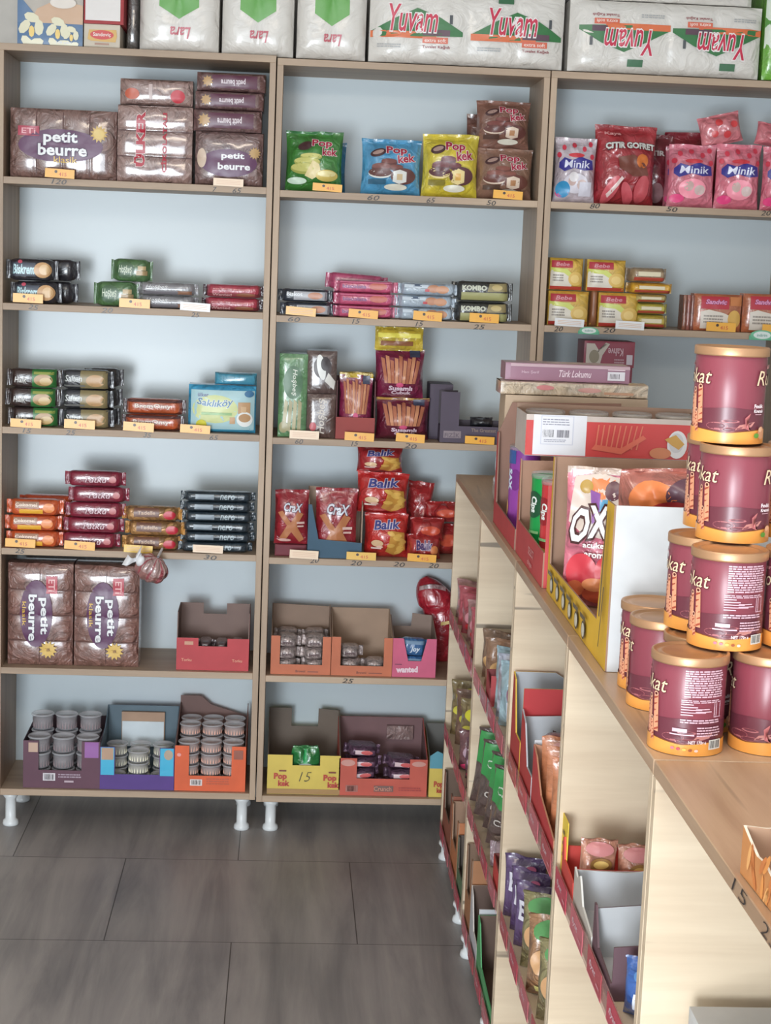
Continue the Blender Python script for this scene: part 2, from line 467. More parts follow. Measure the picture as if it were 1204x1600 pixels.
def tray(name, w, h, d, out, inn, front, back=None, sides=None, deco=None, t=.003, kind='card', loc=None, rim=None, side_out=None, back_out=None):
    """open display carton; front, back, sides: outlines of the panels' upper edge as (u, v) fractions"""
    full = [(0, 1), (1, 1)]
    back = back or full; sides = sides or full
    mo, mn = mat(kind, out), mat('card', inn)
    mr = mat('card', rim) if rim else mn
    root = MB()
    def panel(mb, prof, place, L, flipped, mo=mo):
        pts = [(0, 0), (1, 0)]+[(u, v) for u, v in reversed(prof)]
        P = [(u*L, v*h) for u, v in pts]; n = len(P)
        a = [place(x, z, 0) for x, z in P]; b = [place(x, z, t) for x, z in P]
        mb.add(a, [tuple(range(n))], mo); mb.add(b, [tuple(reversed(range(n)))], mn)
        mb.add(a+b, [(k, (k+1) % n, n+(k+1) % n, n+k) for k in range(n)], mr)
    panel(root, front, lambda x, z, k: (x-w/2, k, z), w, 0)
    if deco: deco(Deco(root, lambda x, z, e: (x, -e, z), w, h))
    root.box(-w/2+t, w/2-t, t, d-t, 0, t, mn)
    o = root.build(name)
    q = MB(); panel(q, back, lambda x, z, k: (x-w/2, d-k, z), w, 1); q.build('back_panel', o)
    q = MB(); panel(q, sides, lambda x, z, k: (-w/2+k, t+x, z), d-2*t, 1, mat(kind, side_out) if side_out else mo); q.build('side_panel', o)
    q = MB(); panel(q, sides, lambda x, z, k: (w/2-k, t+x, z), d-2*t, 0, mat(kind, side_out) if side_out else mo); q.build('side_panel', o)
    return o

ORD = {1: [''], 2: ['lower', 'upper'], 3: ['bottom', 'middle', 'top'], 4: ['bottom', 'second', 'third', 'top'],
       5: ['bottom', 'second', 'third', 'fourth', 'top'], 6: ['bottom', 'second', 'third', 'fourth', 'fifth', 'top']}
def stack(o, n, x, y, z, dz, label, cat, group, jit=.006, rz=0, rj=2.5, offs=None, seed=1):
    """o becomes the lowest of n packs; label holds {} for its place in the stack"""
    rnd = random.Random(seed); res = []
    for k in range(n):
        c = o if k == 0 else clone(o)
        dx = offs[k] if offs else rnd.uniform(-jit, jit)
        put(c, x+dx, y+rnd.uniform(0, .006), z+k*dz, rz+rnd.uniform(-rj, rj))
        tag(c, label.format(ORD[n][k]) if n > 1 else label, cat, group); res.append(c)
    return res

# ================================================================== the room
WHITE = (226, 230, 230)
def plane_box(name, x0, x1, y0, y1, z0, z1, mt, kind='structure'):
    o = MB().box(x0, x1, y0, y1, z0, z1, mt).build(name); o['kind'] = kind; return o

def floor_material():
    m = bpy.data.materials.new('floor_tiles'); m.use_nodes = True; nt = m.node_tree; b = nt.nodes['Principled BSDF']; L = nt.links.new
    tc = nd(nt, 'ShaderNodeTexCoord')
    mp = nd(nt, 'ShaderNodeMapping'); mp.inputs['Location'].default_value = (-.41-.33, .85, 0)
    L(tc.outputs['Object'], mp.inputs[0])
    br = nd(nt, 'ShaderNodeTexBrick'); br.offset = .5; br.offset_frequency = 2
    for k, v in (('Scale', 1), ('Mortar Size', .0016), ('Mortar Smooth', .3), ('Bias', 0), ('Brick Width', .66), ('Row Height', .6)): br.inputs[k].default_value = v
    br.inputs['Color1'].default_value = (.46, .46, .46, 1); br.inputs['Color2'].default_value = (.56, .56, .56, 1); br.inputs['Mortar'].default_value = (0, 0, 0, 1)
    L(mp.outputs[0], br.inputs['Vector'])
    st = nd(nt, 'ShaderNodeMapping'); st.inputs['Scale'].default_value = (11, 1.1, 1); L(tc.outputs['Object'], st.inputs[0])
    n = nd(nt, 'ShaderNodeTexNoise', Scale=1.0, Detail=6, Roughness=.62, Distortion=.5); L(st.outputs[0], n.inputs['Vector'])
    n2 = nd(nt, 'ShaderNodeTexNoise', Scale=1.7, Detail=2); L(tc.outputs['Object'], n2.inputs['Vector'])
    mx = nd(nt, 'ShaderNodeMix', data_type='RGBA', blend_type='OVERLAY'); mx.inputs[0].default_value = .7
    L(n.outputs['Fac'], mx.inputs[6]); L(n2.outputs['Fac'], mx.inputs[7])
    r = nd(nt, 'ShaderNodeValToRGB'); e = r.color_ramp.elements; e[0].position = .30; e[1].position = .68
    e[0].color = lin((122, 119, 120))+(1,); e[1].color = lin((166, 160, 157))+(1,)
    L(mx.outputs[2], r.inputs[0])
    m2 = nd(nt, 'ShaderNodeMix', data_type='RGBA', blend_type='MULTIPLY'); m2.inputs[0].default_value = 1
    s2 = nd(nt, 'ShaderNodeVectorMath', operation='SCALE'); s2.inputs['Scale'].default_value = 1.95; L(br.outputs['Color'], s2.inputs[0])
    L(r.outputs[0], m2.inputs[6]); L(s2.outputs[0], m2.inputs[7])
    m3 = nd(nt, 'ShaderNodeMix', data_type='RGBA'); L(br.outputs['Fac'], m3.inputs[0]); L(m2.outputs[2], m3.inputs[6]); m3.inputs[7].default_value = lin((70, 66, 64))+(1,)
    L(m3.outputs[2], b.inputs['Base Color']); b.inputs['Roughness'].default_value = .42
    bp = nd(nt, 'ShaderNodeBump', Strength=.15, Distance=.002); L(n.outputs['Fac'], bp.inputs['Height']); L(bp.outputs[0], b.inputs['Normal'])
    return m
plane_box('floor', -1.6, 3.8, -8, .5, -.05, 0, floor_material())
plaster = mat('card', (206, 200, 192))
plane_box('wall_back', -1.6, 3.8, .34, .5, 0, 3, plaster)
plane_box('wall_left', -1.7, -1.6, -8, .5, 0, 3, plaster)
plane_box('wall_right', 3.8, 3.9, -8, .5, 0, 3, plaster)
plane_box('ceiling', -1.7, 3.9, -8, .5, 3, 3.1, mat('card', (225, 225, 222)))

WC, WD = (190, 166, 142), (160, 137, 116)       # wall shelving, greyish oak
GC, GD = (224, 206, 180), (198, 176, 150)       # low shelving, pale oak
BZ = [2.331, 1.974, 1.608, 1.242, .8756, .507, .1231]
INK = mat('print', (48, 42, 40))

def hand(parent, t, px, py, w, h, Y=-.0012, rx=0, local=None):
    """a number written on the front edge of a shelf"""
    vs, fs, x0, x1, y0, y1 = textgeo(t, .004, .25)
    p = local or onY(px, py, Y); mb = MB(); k = random.uniform(-.12, .12)
    P = [((x-(x0+x1)/2)*w/(x1-x0), (y-(y0+y1)/2)*h/(y1-y0)) for x, y in vs]
    mb.add([(p[0]+x, p[1], p[2]+y+k*x) for x, y in P], fs, INK)
    return mb.build('handwritten_price', parent)

def foot(parent, x, y, H, r=.021):
    mb = MB(); mb.lathe([(0, H), (r*1.15, H), (r*1.15, H-.008), (r*.78, H-.018), (r*.78, .02), (r*1.1, .014), (r*1.18, .004), (r*1.1, 0), (0, 0)], mat('gloss', (222, 226, 228)), 24, x, y)
    mb.build('foot', parent)

def wall_unit(x, dz, label):
    w = .764; t = .018; D = .3
    wz = woodmat('greyish_oak', WC, WD, 2); wx = woodmat('greyish_oak', WC, WD, 0)
    root = empty('shelf_unit', (0, 0, 0)); tag(root, label, 'shelf unit', 'tall wall shelving')
    for a in (x-t, x+w): MB().box(a, a+t, 0, D, .1031+dz, 2.331+dz, wz, .0008).build('side_panel', root)
    MB().box(x-t, x+w+t, 0, D, 2.331+dz, 2.351+dz, wx, .0008).build('top_panel', root)
    for z in BZ[1:-1]: MB().box(x, x+w, .001, D-.001, z-.02+dz, z+dz, wx, .0008).build('shelf', root)
    MB().box(x-.0, x+w, .001, D-.001, .1031+dz, .1231+dz, wx, .0008).build('bottom_panel', root)
    MB().box(x-t, x+w+t, D, D+.006, .1031+dz, 2.351+dz, mat('gloss', (200, 211, 216))).build('back_panel', root)
    for a in (x+.028, x+w-.022):
        for y in (.03, .26): foot(root, a, y, .1031+dz)
    return root
U1 = wall_unit(0, 0, 'tall oak wall shelf unit farthest left, petit beurre packs on its upper shelf')
U2 = wall_unit(.8036, -.006, 'middle tall oak wall shelf unit, green, blue and yellow cake bags on its upper shelf')
U3 = wall_unit(1.6072, -.006, 'rightmost tall oak wall shelf unit holding the pink candy bags')
for t, px, py, w, u in (('120', 92, 284, .044, U1), ('7', 335, 296, .012, U1), ('65', 370, 298, .026, U1),
        ('25', 52, 480, .03, U1), ('20', 167, 485, .034, U1), ('25', 305, 492, .026, U1),
        ('15', 42, 673, .026, U1), ('25', 110, 676, .03, U1), ('35', 230, 680, .024, U1), ('65', 334, 684, .026, U1),
        ('25', 31, 861, .03, U1), ('30', 328, 871, .04, U1),
        ('60', 583, 309, .036, U2), ('65', 673, 313, .026, U2), ('50', 767, 317, .028, U2),
        ('60', 459, 499, .036, U2), ('15', 556, 502, .024, U2), ('15', 655, 506, .024, U2), ('25', 748, 511, .036, U2),
        ('60', 467, 690, .024, U2), ('15', 554, 693, .022, U2), ('20', 641, 697, .038, U2),
        ('20', 491, 876, .028, U2), ('20', 556, 880, .036, U2), ('20', 623, 882, .036, U2), ('20', 677, 884, .032, U2),
        ('25', 543, 1064, .036, U2),
        ('80', 929, 322, .030, U3), ('50', 1049, 327, .034, U3), ('20', 1196, 333, .03, U3),
        ('20', 872, 514, .028, U3), ('20', 951, 516, .038, U3)):
    hand(u, t, px, py, w, .0145)

# ---- the low shelving that runs towards the camera
GX, GA = 1.3507, -.0089
def G(L, v, z): return Vector((GX+L*math.sin(GA)+v*math.cos(GA), -L*math.cos(GA)+v*math.sin(GA), z))
GL0, GS, GZ = .117, .7108, 1.158
GSH = [.735, .382, .075]
def low_unit(n, label):
    root = empty('low_shelf_unit', G(GL0+GS*n, 0, 0), GA); tag(root, label, 'shelf unit', 'low shelving run')
    t = .018; g = .0015; D = .40
    wz = woodmat('pale_oak', GC, GD, 0, .75); wt = woodmat('honey_oak', (196, 168, 140), (164, 134, 108), 1, .35, .38); we = woodmat('pale_oak', GC, GD, 2)
    for y in (-g-t, -GS+g): MB().box(0, D, y, y+t, .055, GZ-.02, wz, .0008).build('side_panel', root)
    MB().box(0, D, -GS+g, -g, GZ-.02, GZ, wt, .0012).build('top_panel', root)
    for z in GSH: MB().box(.001, D-.01, -GS+g+t, -g-t, z-.02, z, woodmat('pale_oak', GC, GD, 1, .5), .0008).build('shelf', root)
    MB().box(D-.01, D-.004, -GS+g+t, -g-t, .055, GZ-.02, mat('gloss', (205, 214, 218))).build('back_panel', root)
    if n < 4:
        for z in GSH:                                                  # the see-through strip along the shelf edge that holds the labels
            q = MB(); q.box(-.0022, -.0012, -GS+g+t, -g-t, z-.020, z+.026, mat('clear', (214, 160, 156))); q.build('label_rail', root)  # pink tint paints in the red goods reflected by the clear strip
    for y in (-.09, -GS+.14): foot(root, .014, y, .055, .02)
    return root
LU = [low_unit(0, 'farthest low pale oak shelf unit, its top left bare beside the wall shelving'),
      low_unit(1, 'low pale oak shelf unit carrying the white packs and the red chips tray'),
      low_unit(2, 'low pale oak shelf unit under the yellow sauce-crisps carton'),
      low_unit(3, 'low pale oak shelf unit with the wafer roll tins standing on top'),
      low_unit(4, 'nearest low pale oak shelf unit, wide bare top with prices written on its edge')]
def hand_side(parent, t, px, py, w, h):
    d = ray(px, py); n = Vector((math.cos(GA), math.sin(GA), 0)); p0 = Vector((GX, 0, 0))
    k = (p0-CAM).dot(n)/d.dot(n); p = CAM+d*k
    vs, fs, x0, x1, y0, y1 = textgeo(t, -.015, .2); mb = MB()
    mb.add([(-.0012, (p.y-parent.location.y)-(x-(x0+x1)/2)*w/(x1-x0), p.z+(y-(y0+y1)/2)*h/(y1-y0)) for x, y in vs], fs, INK)
    mb.build('handwritten_price', parent)
hand_side(LU[4], '15', 1156, 1394, .06, .016); hand_side(LU[4], '25', 1202, 1462, .055, .016)

# ================================================================== goods on the wall shelving
Z1 = {k: BZ[k]+.0008 for k in range(1, 7)}; Z2 = {k: BZ[k]-.0052 for k in range(1, 7)}
CREAM = (240, 225, 205); PWHITE = (238, 238, 240)

def price_tag(px0, px1, pyt, pyb, c, label, red=True, txt='415', Y=-.004, group=None):
    a = onY(px0, (pyt+pyb)/2, Y); b = onY(px1, (pyt+pyb)/2, Y); zt = onY((px0+px1)/2, pyt, Y).z; zb = onY((px0+px1)/2, pyb, Y).z
    w, h = b.x-a.x, zt-zb
    mb = MB(); mb.box(-w/2, w/2, 0, .0012, 0, h, mat('gloss', c))
    D = Deco(mb, lambda x, z, e: (x, -e+.0006, z), w, h)
    if red:
        D.ell(-.13, .68, .05, .17, (70, 50, 40), 1, 10); D.text(txt, .10, .42, .26, .40, (205, 80, 60), bold=0)
    else:
        for k in (.3, .5, .7): D.rect(-.40, k-.03, .40, k+.03, (226, 190, 160), 1)
    o = mb.build('price_tag'); o.location = ((a.x+b.x)/2, Y, zb); o.rotation_euler = (0, math.radians(random.uniform(-1.2, 1.2)+2.0), 0)
    return tag(o, label, 'price tag', group)
YEL = (242, 178, 70); WTAG = (240, 214, 186)

# ---------------- petit beurre multipacks
PB = (146, 112, 104); PBP = (92, 44, 84)
def pb_deco(rot=0, faint=False):
    def f(D):
        if rot == 0:
            D.ell(-.02, .47, .40, .24, PBP, 5)
            D.rect(-.42, .60, -.22, .74, (176, 64, 84))
            D.text('ETi', -.32, .67, .13, .08, (232, 170, 178))
            D.text('petit', -.02, .57, .32, .20, PWHITE, (70, 50, 80), bold=.03)
            D.text('beurre', .0, .41, .46, .17, PWHITE, (70, 50, 80), bold=.03)
            D.text('klasik', .03, .27, .22, .09, (226, 186, 90), bold=.01)
            D.star(.34, .66, .13, (214, 178, 104)); D.ell(.34, .66, .05, .07, (226, 196, 120), 1)
        else:
            D.ell(-.05, .52, .25, .33, PBP, 5)
            D.rect(.10, .72, .27, .89, (186, 60, 76)); D.text('ETi', .185, .80, .10, .12, (240, 190, 190), rot=-90)
            D.text('petit', .06, .50, .15, .36, PWHITE, (70, 50, 80), rot=-90, bold=.03)
            D.text('beurre', -.10, .48, .13, .46, PWHITE, (70, 50, 80), rot=-90, bold=.03)
            D.text('klasik', -.23, .52, .06, .24, (222, 180, 84), rot=-90, bold=.01)
            D.star(.14, .17, .09, (222, 184, 96)); D.text('yeni', .14, .17, .10, .03, (120, 70, 60), rot=-90)
    return f
def biscuit_lines(D, nx, nz):
    for i in range(1, nx): D.rect(-.5+i/nx-.004, .04, -.5+i/nx+.004, .96, (104, 74, 70), 2)
    for j in range(1, nz): D.rect(-.48, j/nz-.006, .48, j/nz+.006, (112, 82, 76), 2)
def both(a, b): return lambda D: (a(D), b(D))

x, w, h = spot(Z1[1], 9, 178, 170, .015)
put(tag(soft_box('biscuit_multipack', w, h, .13, PB, r=.012, kind='wrap', cols=4, bump=.004, puff=.006, nu=48, nv=18, seed=2,
    deco=both(lambda D: biscuit_lines(D, 4, 1), pb_deco())), 'wide brown film-wrapped petit beurre multipack lying sideways, left end of the top shelf', 'biscuits'), x, .015, Z1[1])
# foil wafer packs, three in one wrap with one more on top
FOIL = (172, 140, 132)
def ulker(D):
    for j in range(1, 3): D.rect(-.5, j/3-.008, .5, j/3+.008, (110, 84, 82), 2)
    D.text('ÜLKER', -.20, .56, .15, .72, (178, 40, 60), (226, 214, 210), rot=90, bold=.05)
    D.text('ÇİKOLATALI', .13, .52, .09, .78, (178, 40, 60), None, rot=90, bold=.04)
x, w, h = spot(Z1[1], 183, 300, 165, .015)
put(tag(soft_box('wafer_multipack', w, h, .12, FOIL, r=.008, kind='wrap', rows=3, bump=.006, nu=16, nv=36, seed=4, deco=ulker),
    'shiny foil wafer multipack with tall red lettering reading upwards', 'wafers'), x, .015, Z1[1])
hz = h
x, w, h = spot(Z1[1]+hz+.002, 183, 300, 124, .02)
put(tag(soft_box('wafer_multipack', w*.97, h, .11, FOIL, r=.012, kind='wrap', seed=9, puff=.008,
    deco=lambda D: (D.ell(.30, .35, .10, .26, (196, 44, 60)), D.ell(-.33, .40, .10, .22, (196, 92, 64)), D.rect(-.1, .2, -.05, .8, (200, 180, 176)))),
    'loose foil wafer pack lying on top of the red lettered foil multipack', 'wafers'), x+.004, .02, Z1[1]+hz+.003)
x, w, h = spot(Z1[1], 306, 413, 206, .02)
put(tag(soft_box('biscuit_multipack', w, h, .13, (142, 112, 108), r=.012, kind='wrap', puff=.008, rows=2, bump=.003, seed=6,
    deco=lambda D: (D.ell(.0, .42, .42, .26, PBP, 5), D.text('petit', .06, .54, .34, .14, PWHITE, bold=.03), D.text('beurre', .08, .36, .48, .13, PWHITE, bold=.03), D.ell(-.40, .5, .07, .18, (214, 190, 170)), D.star(.38, .62, .12, (196, 160, 110)))),
    'petit beurre multipack at the bottom of the stack beside the right upright', 'biscuits'), x, .02, Z1[1])
zz = Z1[1]+h+.001
for k, (pt, lab) in enumerate(((171, 'lowest of three thin petit beurre packs lying flat on the right stack'), (142, 'middle of three thin petit beurre packs lying flat, with a bright white glint'), (112, 'topmost thin petit beurre pack lying flat under the upper board'))):
    x, w, h = spot(zz, 306, 417, pt, .02)
    put(tag(soft_box('biscuit_multipack', w*.98, h-.002, .12, (126, 92, 90), r=.010, kind='wrap', puff=.008, seed=20+k,
        deco=lambda D: (D.rect(-.28, .15, .38, .85, (96, 52, 72)), D.text('petit beurre', .03, .5, .36, .42, (214, 200, 206), rot=180, bold=.03), D.star(-.34, .5, .32, (190, 152, 104), 9))),
        lab, 'biscuits'), x+.004*(k-1), .02+.004*k, zz); zz += h
price_tag(70, 116, 264, 278, YEL, 'yellow price tag under the wide petit beurre multipack')
price_tag(333, 380, 279, 291, WTAG, 'cream price tag under the petit beurre stack by the right upright', False)

# ---------------- second shelf, left unit
def fp_spot(z, x0, x1, yt, n, Y=.02):
    x, w, h = spot(z, x0, x1, yt, Y); return x, w, h/n
BLK = (48, 46, 54)
def biskrem(D):
    D.rect(-.44, .20, .10, .82, (72, 78, 92)); D.text('Biskrem', -.17, .52, .50, .46, (190, 222, 228), bold=.03, shear=.2)
    D.ell(.26, .5, .20, .36, (206, 160, 112)); D.ell(.30, .52, .12, .24, (226, 190, 144)); D.ell(-.25, .86, .05, .08, (210, 90, 110), 1)
x, w, h = fp_spot(Z1[2], 6, 80, 403, 2)
stack(flow_pack('biscuit_pack', w+.02, h-.002, .06, BLK, deco=biskrem, seed=3), 2, x+.004, .015, Z1[2], h, 'black cream biscuit pack with pale blue lettering, {} one of the front pair', 'biscuits', 'black cream biscuit packs', seed=2)
stack(flow_pack('biscuit_pack', w+.02, h-.002, .06, BLK, seed=5), 2, x+.052, .085, Z1[2], h*1.02, 'plain black end of the {} biscuit pack tucked behind the front pair', 'biscuits', 'black cream biscuit packs', seed=3)
GRN = (84, 122, 76)
def hosbes(D):
    D.ell(-.16, .5, .24, .36, (58, 92, 58)); D.text('Hoşbeş', -.16, .5, .36, .42, (196, 206, 180), bold=.01, shear=.2)
    D.rect(.14, .3, .44, .5, (176, 150, 110)); D.rect(.18, .52, .40, .7, (196, 172, 130))
x, w, h = spot(Z1[2], 145, 216, 440, .02)
a = flow_pack('wafer_pack', w, h, .055, GRN, deco=hosbes, seed=8, fin=.008)
put(tag(a, 'green wafer pack lying on the shelf left of the silver packs', 'wafers'), x, .02, Z1[2])
x2, w2, h2 = spot(Z1[2]+h, 172, 237, 405, .03)
b = clone(a); put(tag(b, 'green wafer pack lying on top of another, alone above the row', 'wafers'), x2, .03, Z1[2]+h+.001, 0, 1); b.scale = (w2/w, 1, h2/h)
x, w, h = fp_spot(Z1[2], 216, 308, 441, 2)
sil = (150, 148, 152)
stack(flow_pack('wafer_pack', w+.012, h-.001, .055, sil, deco=lambda D: (D.rect(-.46, .06, .46, .34, (120, 116, 122)), D.text('Hoşbeş', -.18, .62, .40, .34, (214, 214, 216), shear=.3), D.rect(.2, .1, .46, .36, (150, 110, 88))), seed=12), 2, x, .02, Z1[2], h,
    'silver grey wafer pack between green and red packs, {} of two', 'wafers', 'silver wafer packs', seed=4)
x, w, h = fp_spot(Z1[2], 316, 404, 444, 2)
stack(flow_pack('wafer_pack', w+.016, h-.001, .06, (184, 66, 84), end=(60, 40, 48), deco=lambda D: (D.rect(-.49, .05, .49, .30, (142, 66, 72)), D.text('Wanted', -.22, .2, .36, .2, (216, 170, 170)), D.ell(.22, .22, .18, .14, (150, 96, 70))), seed=14), 2, x+.004, .02, Z1[2], h,
    'red wafer pack with black ends beside the right upright, {} of two', 'wafers', 'red wafer packs', seed=5)
for i, (p, c) in enumerate((((20, 67, 459, 473), 'black cream biscuits'), ((186, 234, 467, 481), 'green wafers'))): price_tag(*p, YEL, 'yellow price tag standing below the '+c)
price_tag(281, 328, 473, 486, PWHITE, 'blank white price tag between silver and red wafer packs', False)

# ---------------- third shelf, left unit
def saki(D):
    D.rect(-.02, .02, .48, .98, (58, 120, 62)); D.ell(.22, .42, .20, .32, (178, 140, 92)); D.ell(.27, .36, .13, .2, (206, 176, 122)); D.text('Halk', -.26, .42, .26, .30, (206, 204, 200), shear=.2); D.rect(.02, .72, .44, .86, (150, 160, 80))
x, w, h = fp_spot(Z1[3], 10, 88, 576, 3)
stack(flow_pack('biscuit_pack', w+.018, h-.001, .06, (64, 48, 46), deco=saki, seed=21), 3, x, .02, Z1[3], h, 'dark brown biscuit pack with a green right half, {} of three', 'biscuits', 'brown and green biscuit packs', seed=6)
def saltan(D):
    D.rect(-.10, .04, .46, .96, (142, 128, 92)); D.ell(.22, .45, .20, .32, (190, 150, 104)); D.text('Saltan', -.24, .55, .36, .34, (206, 208, 206), shear=.2); D.rect(-.45, .12, .0, .22, (120, 120, 118))
x, w, h = fp_spot(Z1[3], 96, 174, 578, 3)
stack(flow_pack('biscuit_pack', w+.018, h-.001, .06, (60, 60, 66), deco=saltan, seed=23), 3, x, .02, Z1[3], h, 'charcoal and tan biscuit pack, {} of three at the front of its pile', 'biscuits', 'charcoal and tan biscuit packs', seed=7)
stack(flow_pack('biscuit_pack', w*.8, h-.001, .06, (70, 66, 70), seed=24), 3, x+.035, .09, Z1[3], h*1.02, 'crinkled grey biscuit pack end, {} of three behind the tan pile', 'biscuits', 'charcoal and tan biscuit packs', seed=8)
x, w, h = fp_spot(Z1[3], 193, 283, 623, 2)
stack(flow_pack('biscuit_pack', w+.016, h-.001, .055, (196, 92, 52), end=(70, 52, 56), deco=lambda D: (D.rect(-.5, .78, .5, .95, (96, 62, 60)), D.text('BremOmy', -.02, .52, .66, .34, (226, 206, 190), (120, 60, 50), bold=.02), D.rect(-.5, .02, .5, .1, (110, 60, 50))), seed=26), 2, x, .02, Z1[3], h,
    'orange biscuit pack with dark crimped ends, {} of two', 'biscuits', 'orange biscuit packs', seed=9)
def saklikoy(D):
    D.rect(-.46, .06, .48, .90, (176, 210, 216)); D.ell(-.10, .50, .34, .30, (206, 214, 150)); D.rect(-.46, .0, .48, .07, (70, 160, 196))
    D.text('Saklıköy', -.10, .60, .54, .19, (70, 120, 160), (236, 240, 236), bold=.02, arc=-.3, shear=.2)
    D.text('ülker', -.28, .80, .16, .08, (120, 120, 160)); D.ell(-.30, .17, .08, .10, (214, 208, 60)); D.ell(.40, .84, .07, .07, (70, 120, 160))
    D.rect(.24, .42, .42, .66, (196, 156, 116)); D.ell(.34, .30, .12, .16, (236, 238, 236)); D.ell(.34, .33, .09, .09, (190, 150, 110)); D.rect(.12, .20, .20, .34, (200, 160, 120)); D.rect(.28, .45, .36, .57, (214, 180, 140))
    D.rect(-.30, .38, .15, .43, (150, 190, 130))
x, w, h = spot(Z1[3], 297, 405, 603, .02)
put(tag(soft_box('biscuit_multipack', w, h, .09, (60, 158, 200), r=.014, kind='foil', puff=.012, seed=31, deco=saklikoy), 'light blue village-biscuit multipack standing at the right end of the third shelf', 'biscuits'), x, .02, Z1[3])
x, w, h2 = spot(Z1[3]+h, 338, 405, 584, .05)
put(tag(soft_box('biscuit_multipack', w, h2, .05, (78, 158, 186), r=.012, kind='foil', puff=.012, seed=33), 'light blue pack lying flat on the standing blue multipack', 'biscuits'), x, .035, Z1[3]+h+.002)
for p, c in (((16, 64, 655, 668), 'brown and green biscuit pile'), ((100, 148, 656, 670), 'charcoal and tan biscuit pile'), ((192, 240, 660, 674), 'two orange biscuit packs'), ((281, 328, 664, 677), 'light blue village-biscuit pack')): price_tag(*p, YEL, 'yellow price tag under the '+c)

# ---------------- fourth shelf, left unit
x, w, h = fp_spot(Z1[4], 6, 90, 780, 3)
ora = (218, 98, 52)
stack(flow_pack('biscuit_pack', w+.014, h-.001, .055, ora, deco=lambda D: (D.rect(-.38, .45, .10, .88, (170, 130, 110)), D.text('Çokomel', -.16, .66, .44, .28, (238, 214, 190), bold=.02), D.rect(-.30, .12, .18, .40, (240, 180, 60)), D.ell(.30, .5, .12, .3, (236, 140, 70))), seed=41), 3, x, .015, Z1[4], h,
    'bright orange biscuit pack on the fourth shelf, {} of the front three', 'biscuits', 'bright orange biscuit packs', seed=10)
stack(flow_pack('biscuit_pack', w+.014, h-.001, .055, (206, 84, 50), seed=42), 3, x+.034, .08, Z1[4], h*1.04, 'orange biscuit pack end peeping out behind the front three, {} one', 'biscuits', 'bright orange biscuit packs', seed=11)
mar = (142, 38, 62)
x, w, h = fp_spot(Z1[4], 106, 196, 737, 5)
stack(flow_pack('wafer_pack', w+.01, h-.001, .055, mar, deco=lambda D: (D.text('Tutku', .02, .5, .42, .42, (230, 196, 204), (100, 24, 44), bold=.0, shear=.3), D.ell(.34, .5, .07, .22, (186, 96, 96))), seed=44), 5, x, .02, Z1[4], h,
    'maroon wafer pack, {} of the tall pile of five', 'wafers', 'maroon wafer packs', offs=[-.022, -.012, -.006, .004, -.008], seed=12)
x, w, h = fp_spot(Z1[4], 194, 283, 792, 3)
stack(flow_pack('chocolate_pack', w+.01, h-.001, .055, (196, 148, 96), kind='metalfoil', end=(196, 140, 70), deco=lambda D: (D.rect(-.34, .30, .14, .92, (116, 78, 64)), D.text('Tadelle', -.1, .6, .34, .26, (206, 170, 140)), D.ell(.34, .45, .12, .3, (196, 50, 66))), seed=46), 3, x, .02, Z1[4], h,
    'gold and brown foil pack with a red spot, {} of three', 'chocolates', 'gold foil packs', seed=13)
x, w, h = fp_spot(Z1[4], 288, 403, 769, 6)
for k, o in enumerate(stack(flow_pack('biscuit_pack', w+.01, h-.001, .06, (44, 58, 68), deco=lambda D: (D.rect(-.34, .25, -.06, .75, (134, 146, 156)), D.text('nero', .14, .5, .22, .5, (176, 190, 196), shear=.2)), seed=48), 6, x, .02, Z1[4], h,
    'black biscuit pack beside the right upright, {} of the pile of six', 'biscuits', 'black biscuit packs', offs=[-.004, .003, -.002, .004, 0, .002], seed=14)): pass
price_tag(8, 55, 842, 855, YEL, 'yellow price tag below the bright orange packs'); price_tag(100, 148, 846, 859, YEL, 'yellow price tag below the maroon pile')
price_tag(193, 238, 852, 864, (236, 196, 92), 'plain yellow price tag below the gold foil packs', False); price_tag(301, 348, 852, 864, WTAG, 'cream price tag below the black pile of six', False)

# gathered sweet bag hung on the fourth shelf edge
p = onY(236, 888, -.05); mb = MB(); R_ = .033
def ball(u, v):
    th = 2*math.pi*u; ph = math.pi*v; r = R_*(1+.10*math.sin(9*th)*math.sin(ph)+.12*vn(u*9, v*9, 4))
    return (r*math.sin(ph)*math.cos(th)*1.15, r*math.sin(ph)*math.sin(th), r*math.cos(ph)*.95)
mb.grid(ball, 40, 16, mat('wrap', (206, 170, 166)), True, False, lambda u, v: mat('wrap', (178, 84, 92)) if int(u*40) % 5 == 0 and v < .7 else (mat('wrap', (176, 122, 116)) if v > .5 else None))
sw = mb.build('sweet_bag'); sw.location = p; sw.rotation_euler = (.3, .5, 0)
sw.scale = (1.3, 1.3, 1.3)
tag(sw, 'small gathered sweet bag with a white bow hung on the fourth shelf edge', 'sweet bag')
for sg, nm in ((-1, 'bow'), (1, 'bow')):
    q = MB()
    def bowf(u, v, sg=sg): return (-.032-.03*u*(1 if sg < 0 else .45), -.02+.006*math.sin(u*7), .014+sg*(.004+.020*u)*(v-.25)*1.3+.012*u*sg+.003*vn(u*6, v*6, 2))
    q.grid(bowf, 8, 5, mat('gloss', (244, 244, 246))); q.grid(lambda u, v: tuple(a+b for a, b in zip(bowf(u, v), (0, .002, 0))), 8, 5, mat('gloss', (244, 244, 246)), True, True); q.build('bow', sw)
q = MB(); q.grid(lambda u, v: (-.030+.009*math.cos(math.pi*v), -.02+.010*math.sin(math.pi*v)*math.cos(6.28*u), .014+.014*math.sin(math.pi*v)*math.sin(6.28*u)), 12, 8, mat('gloss', (240, 240, 242))); q.build('bow_knot', sw)
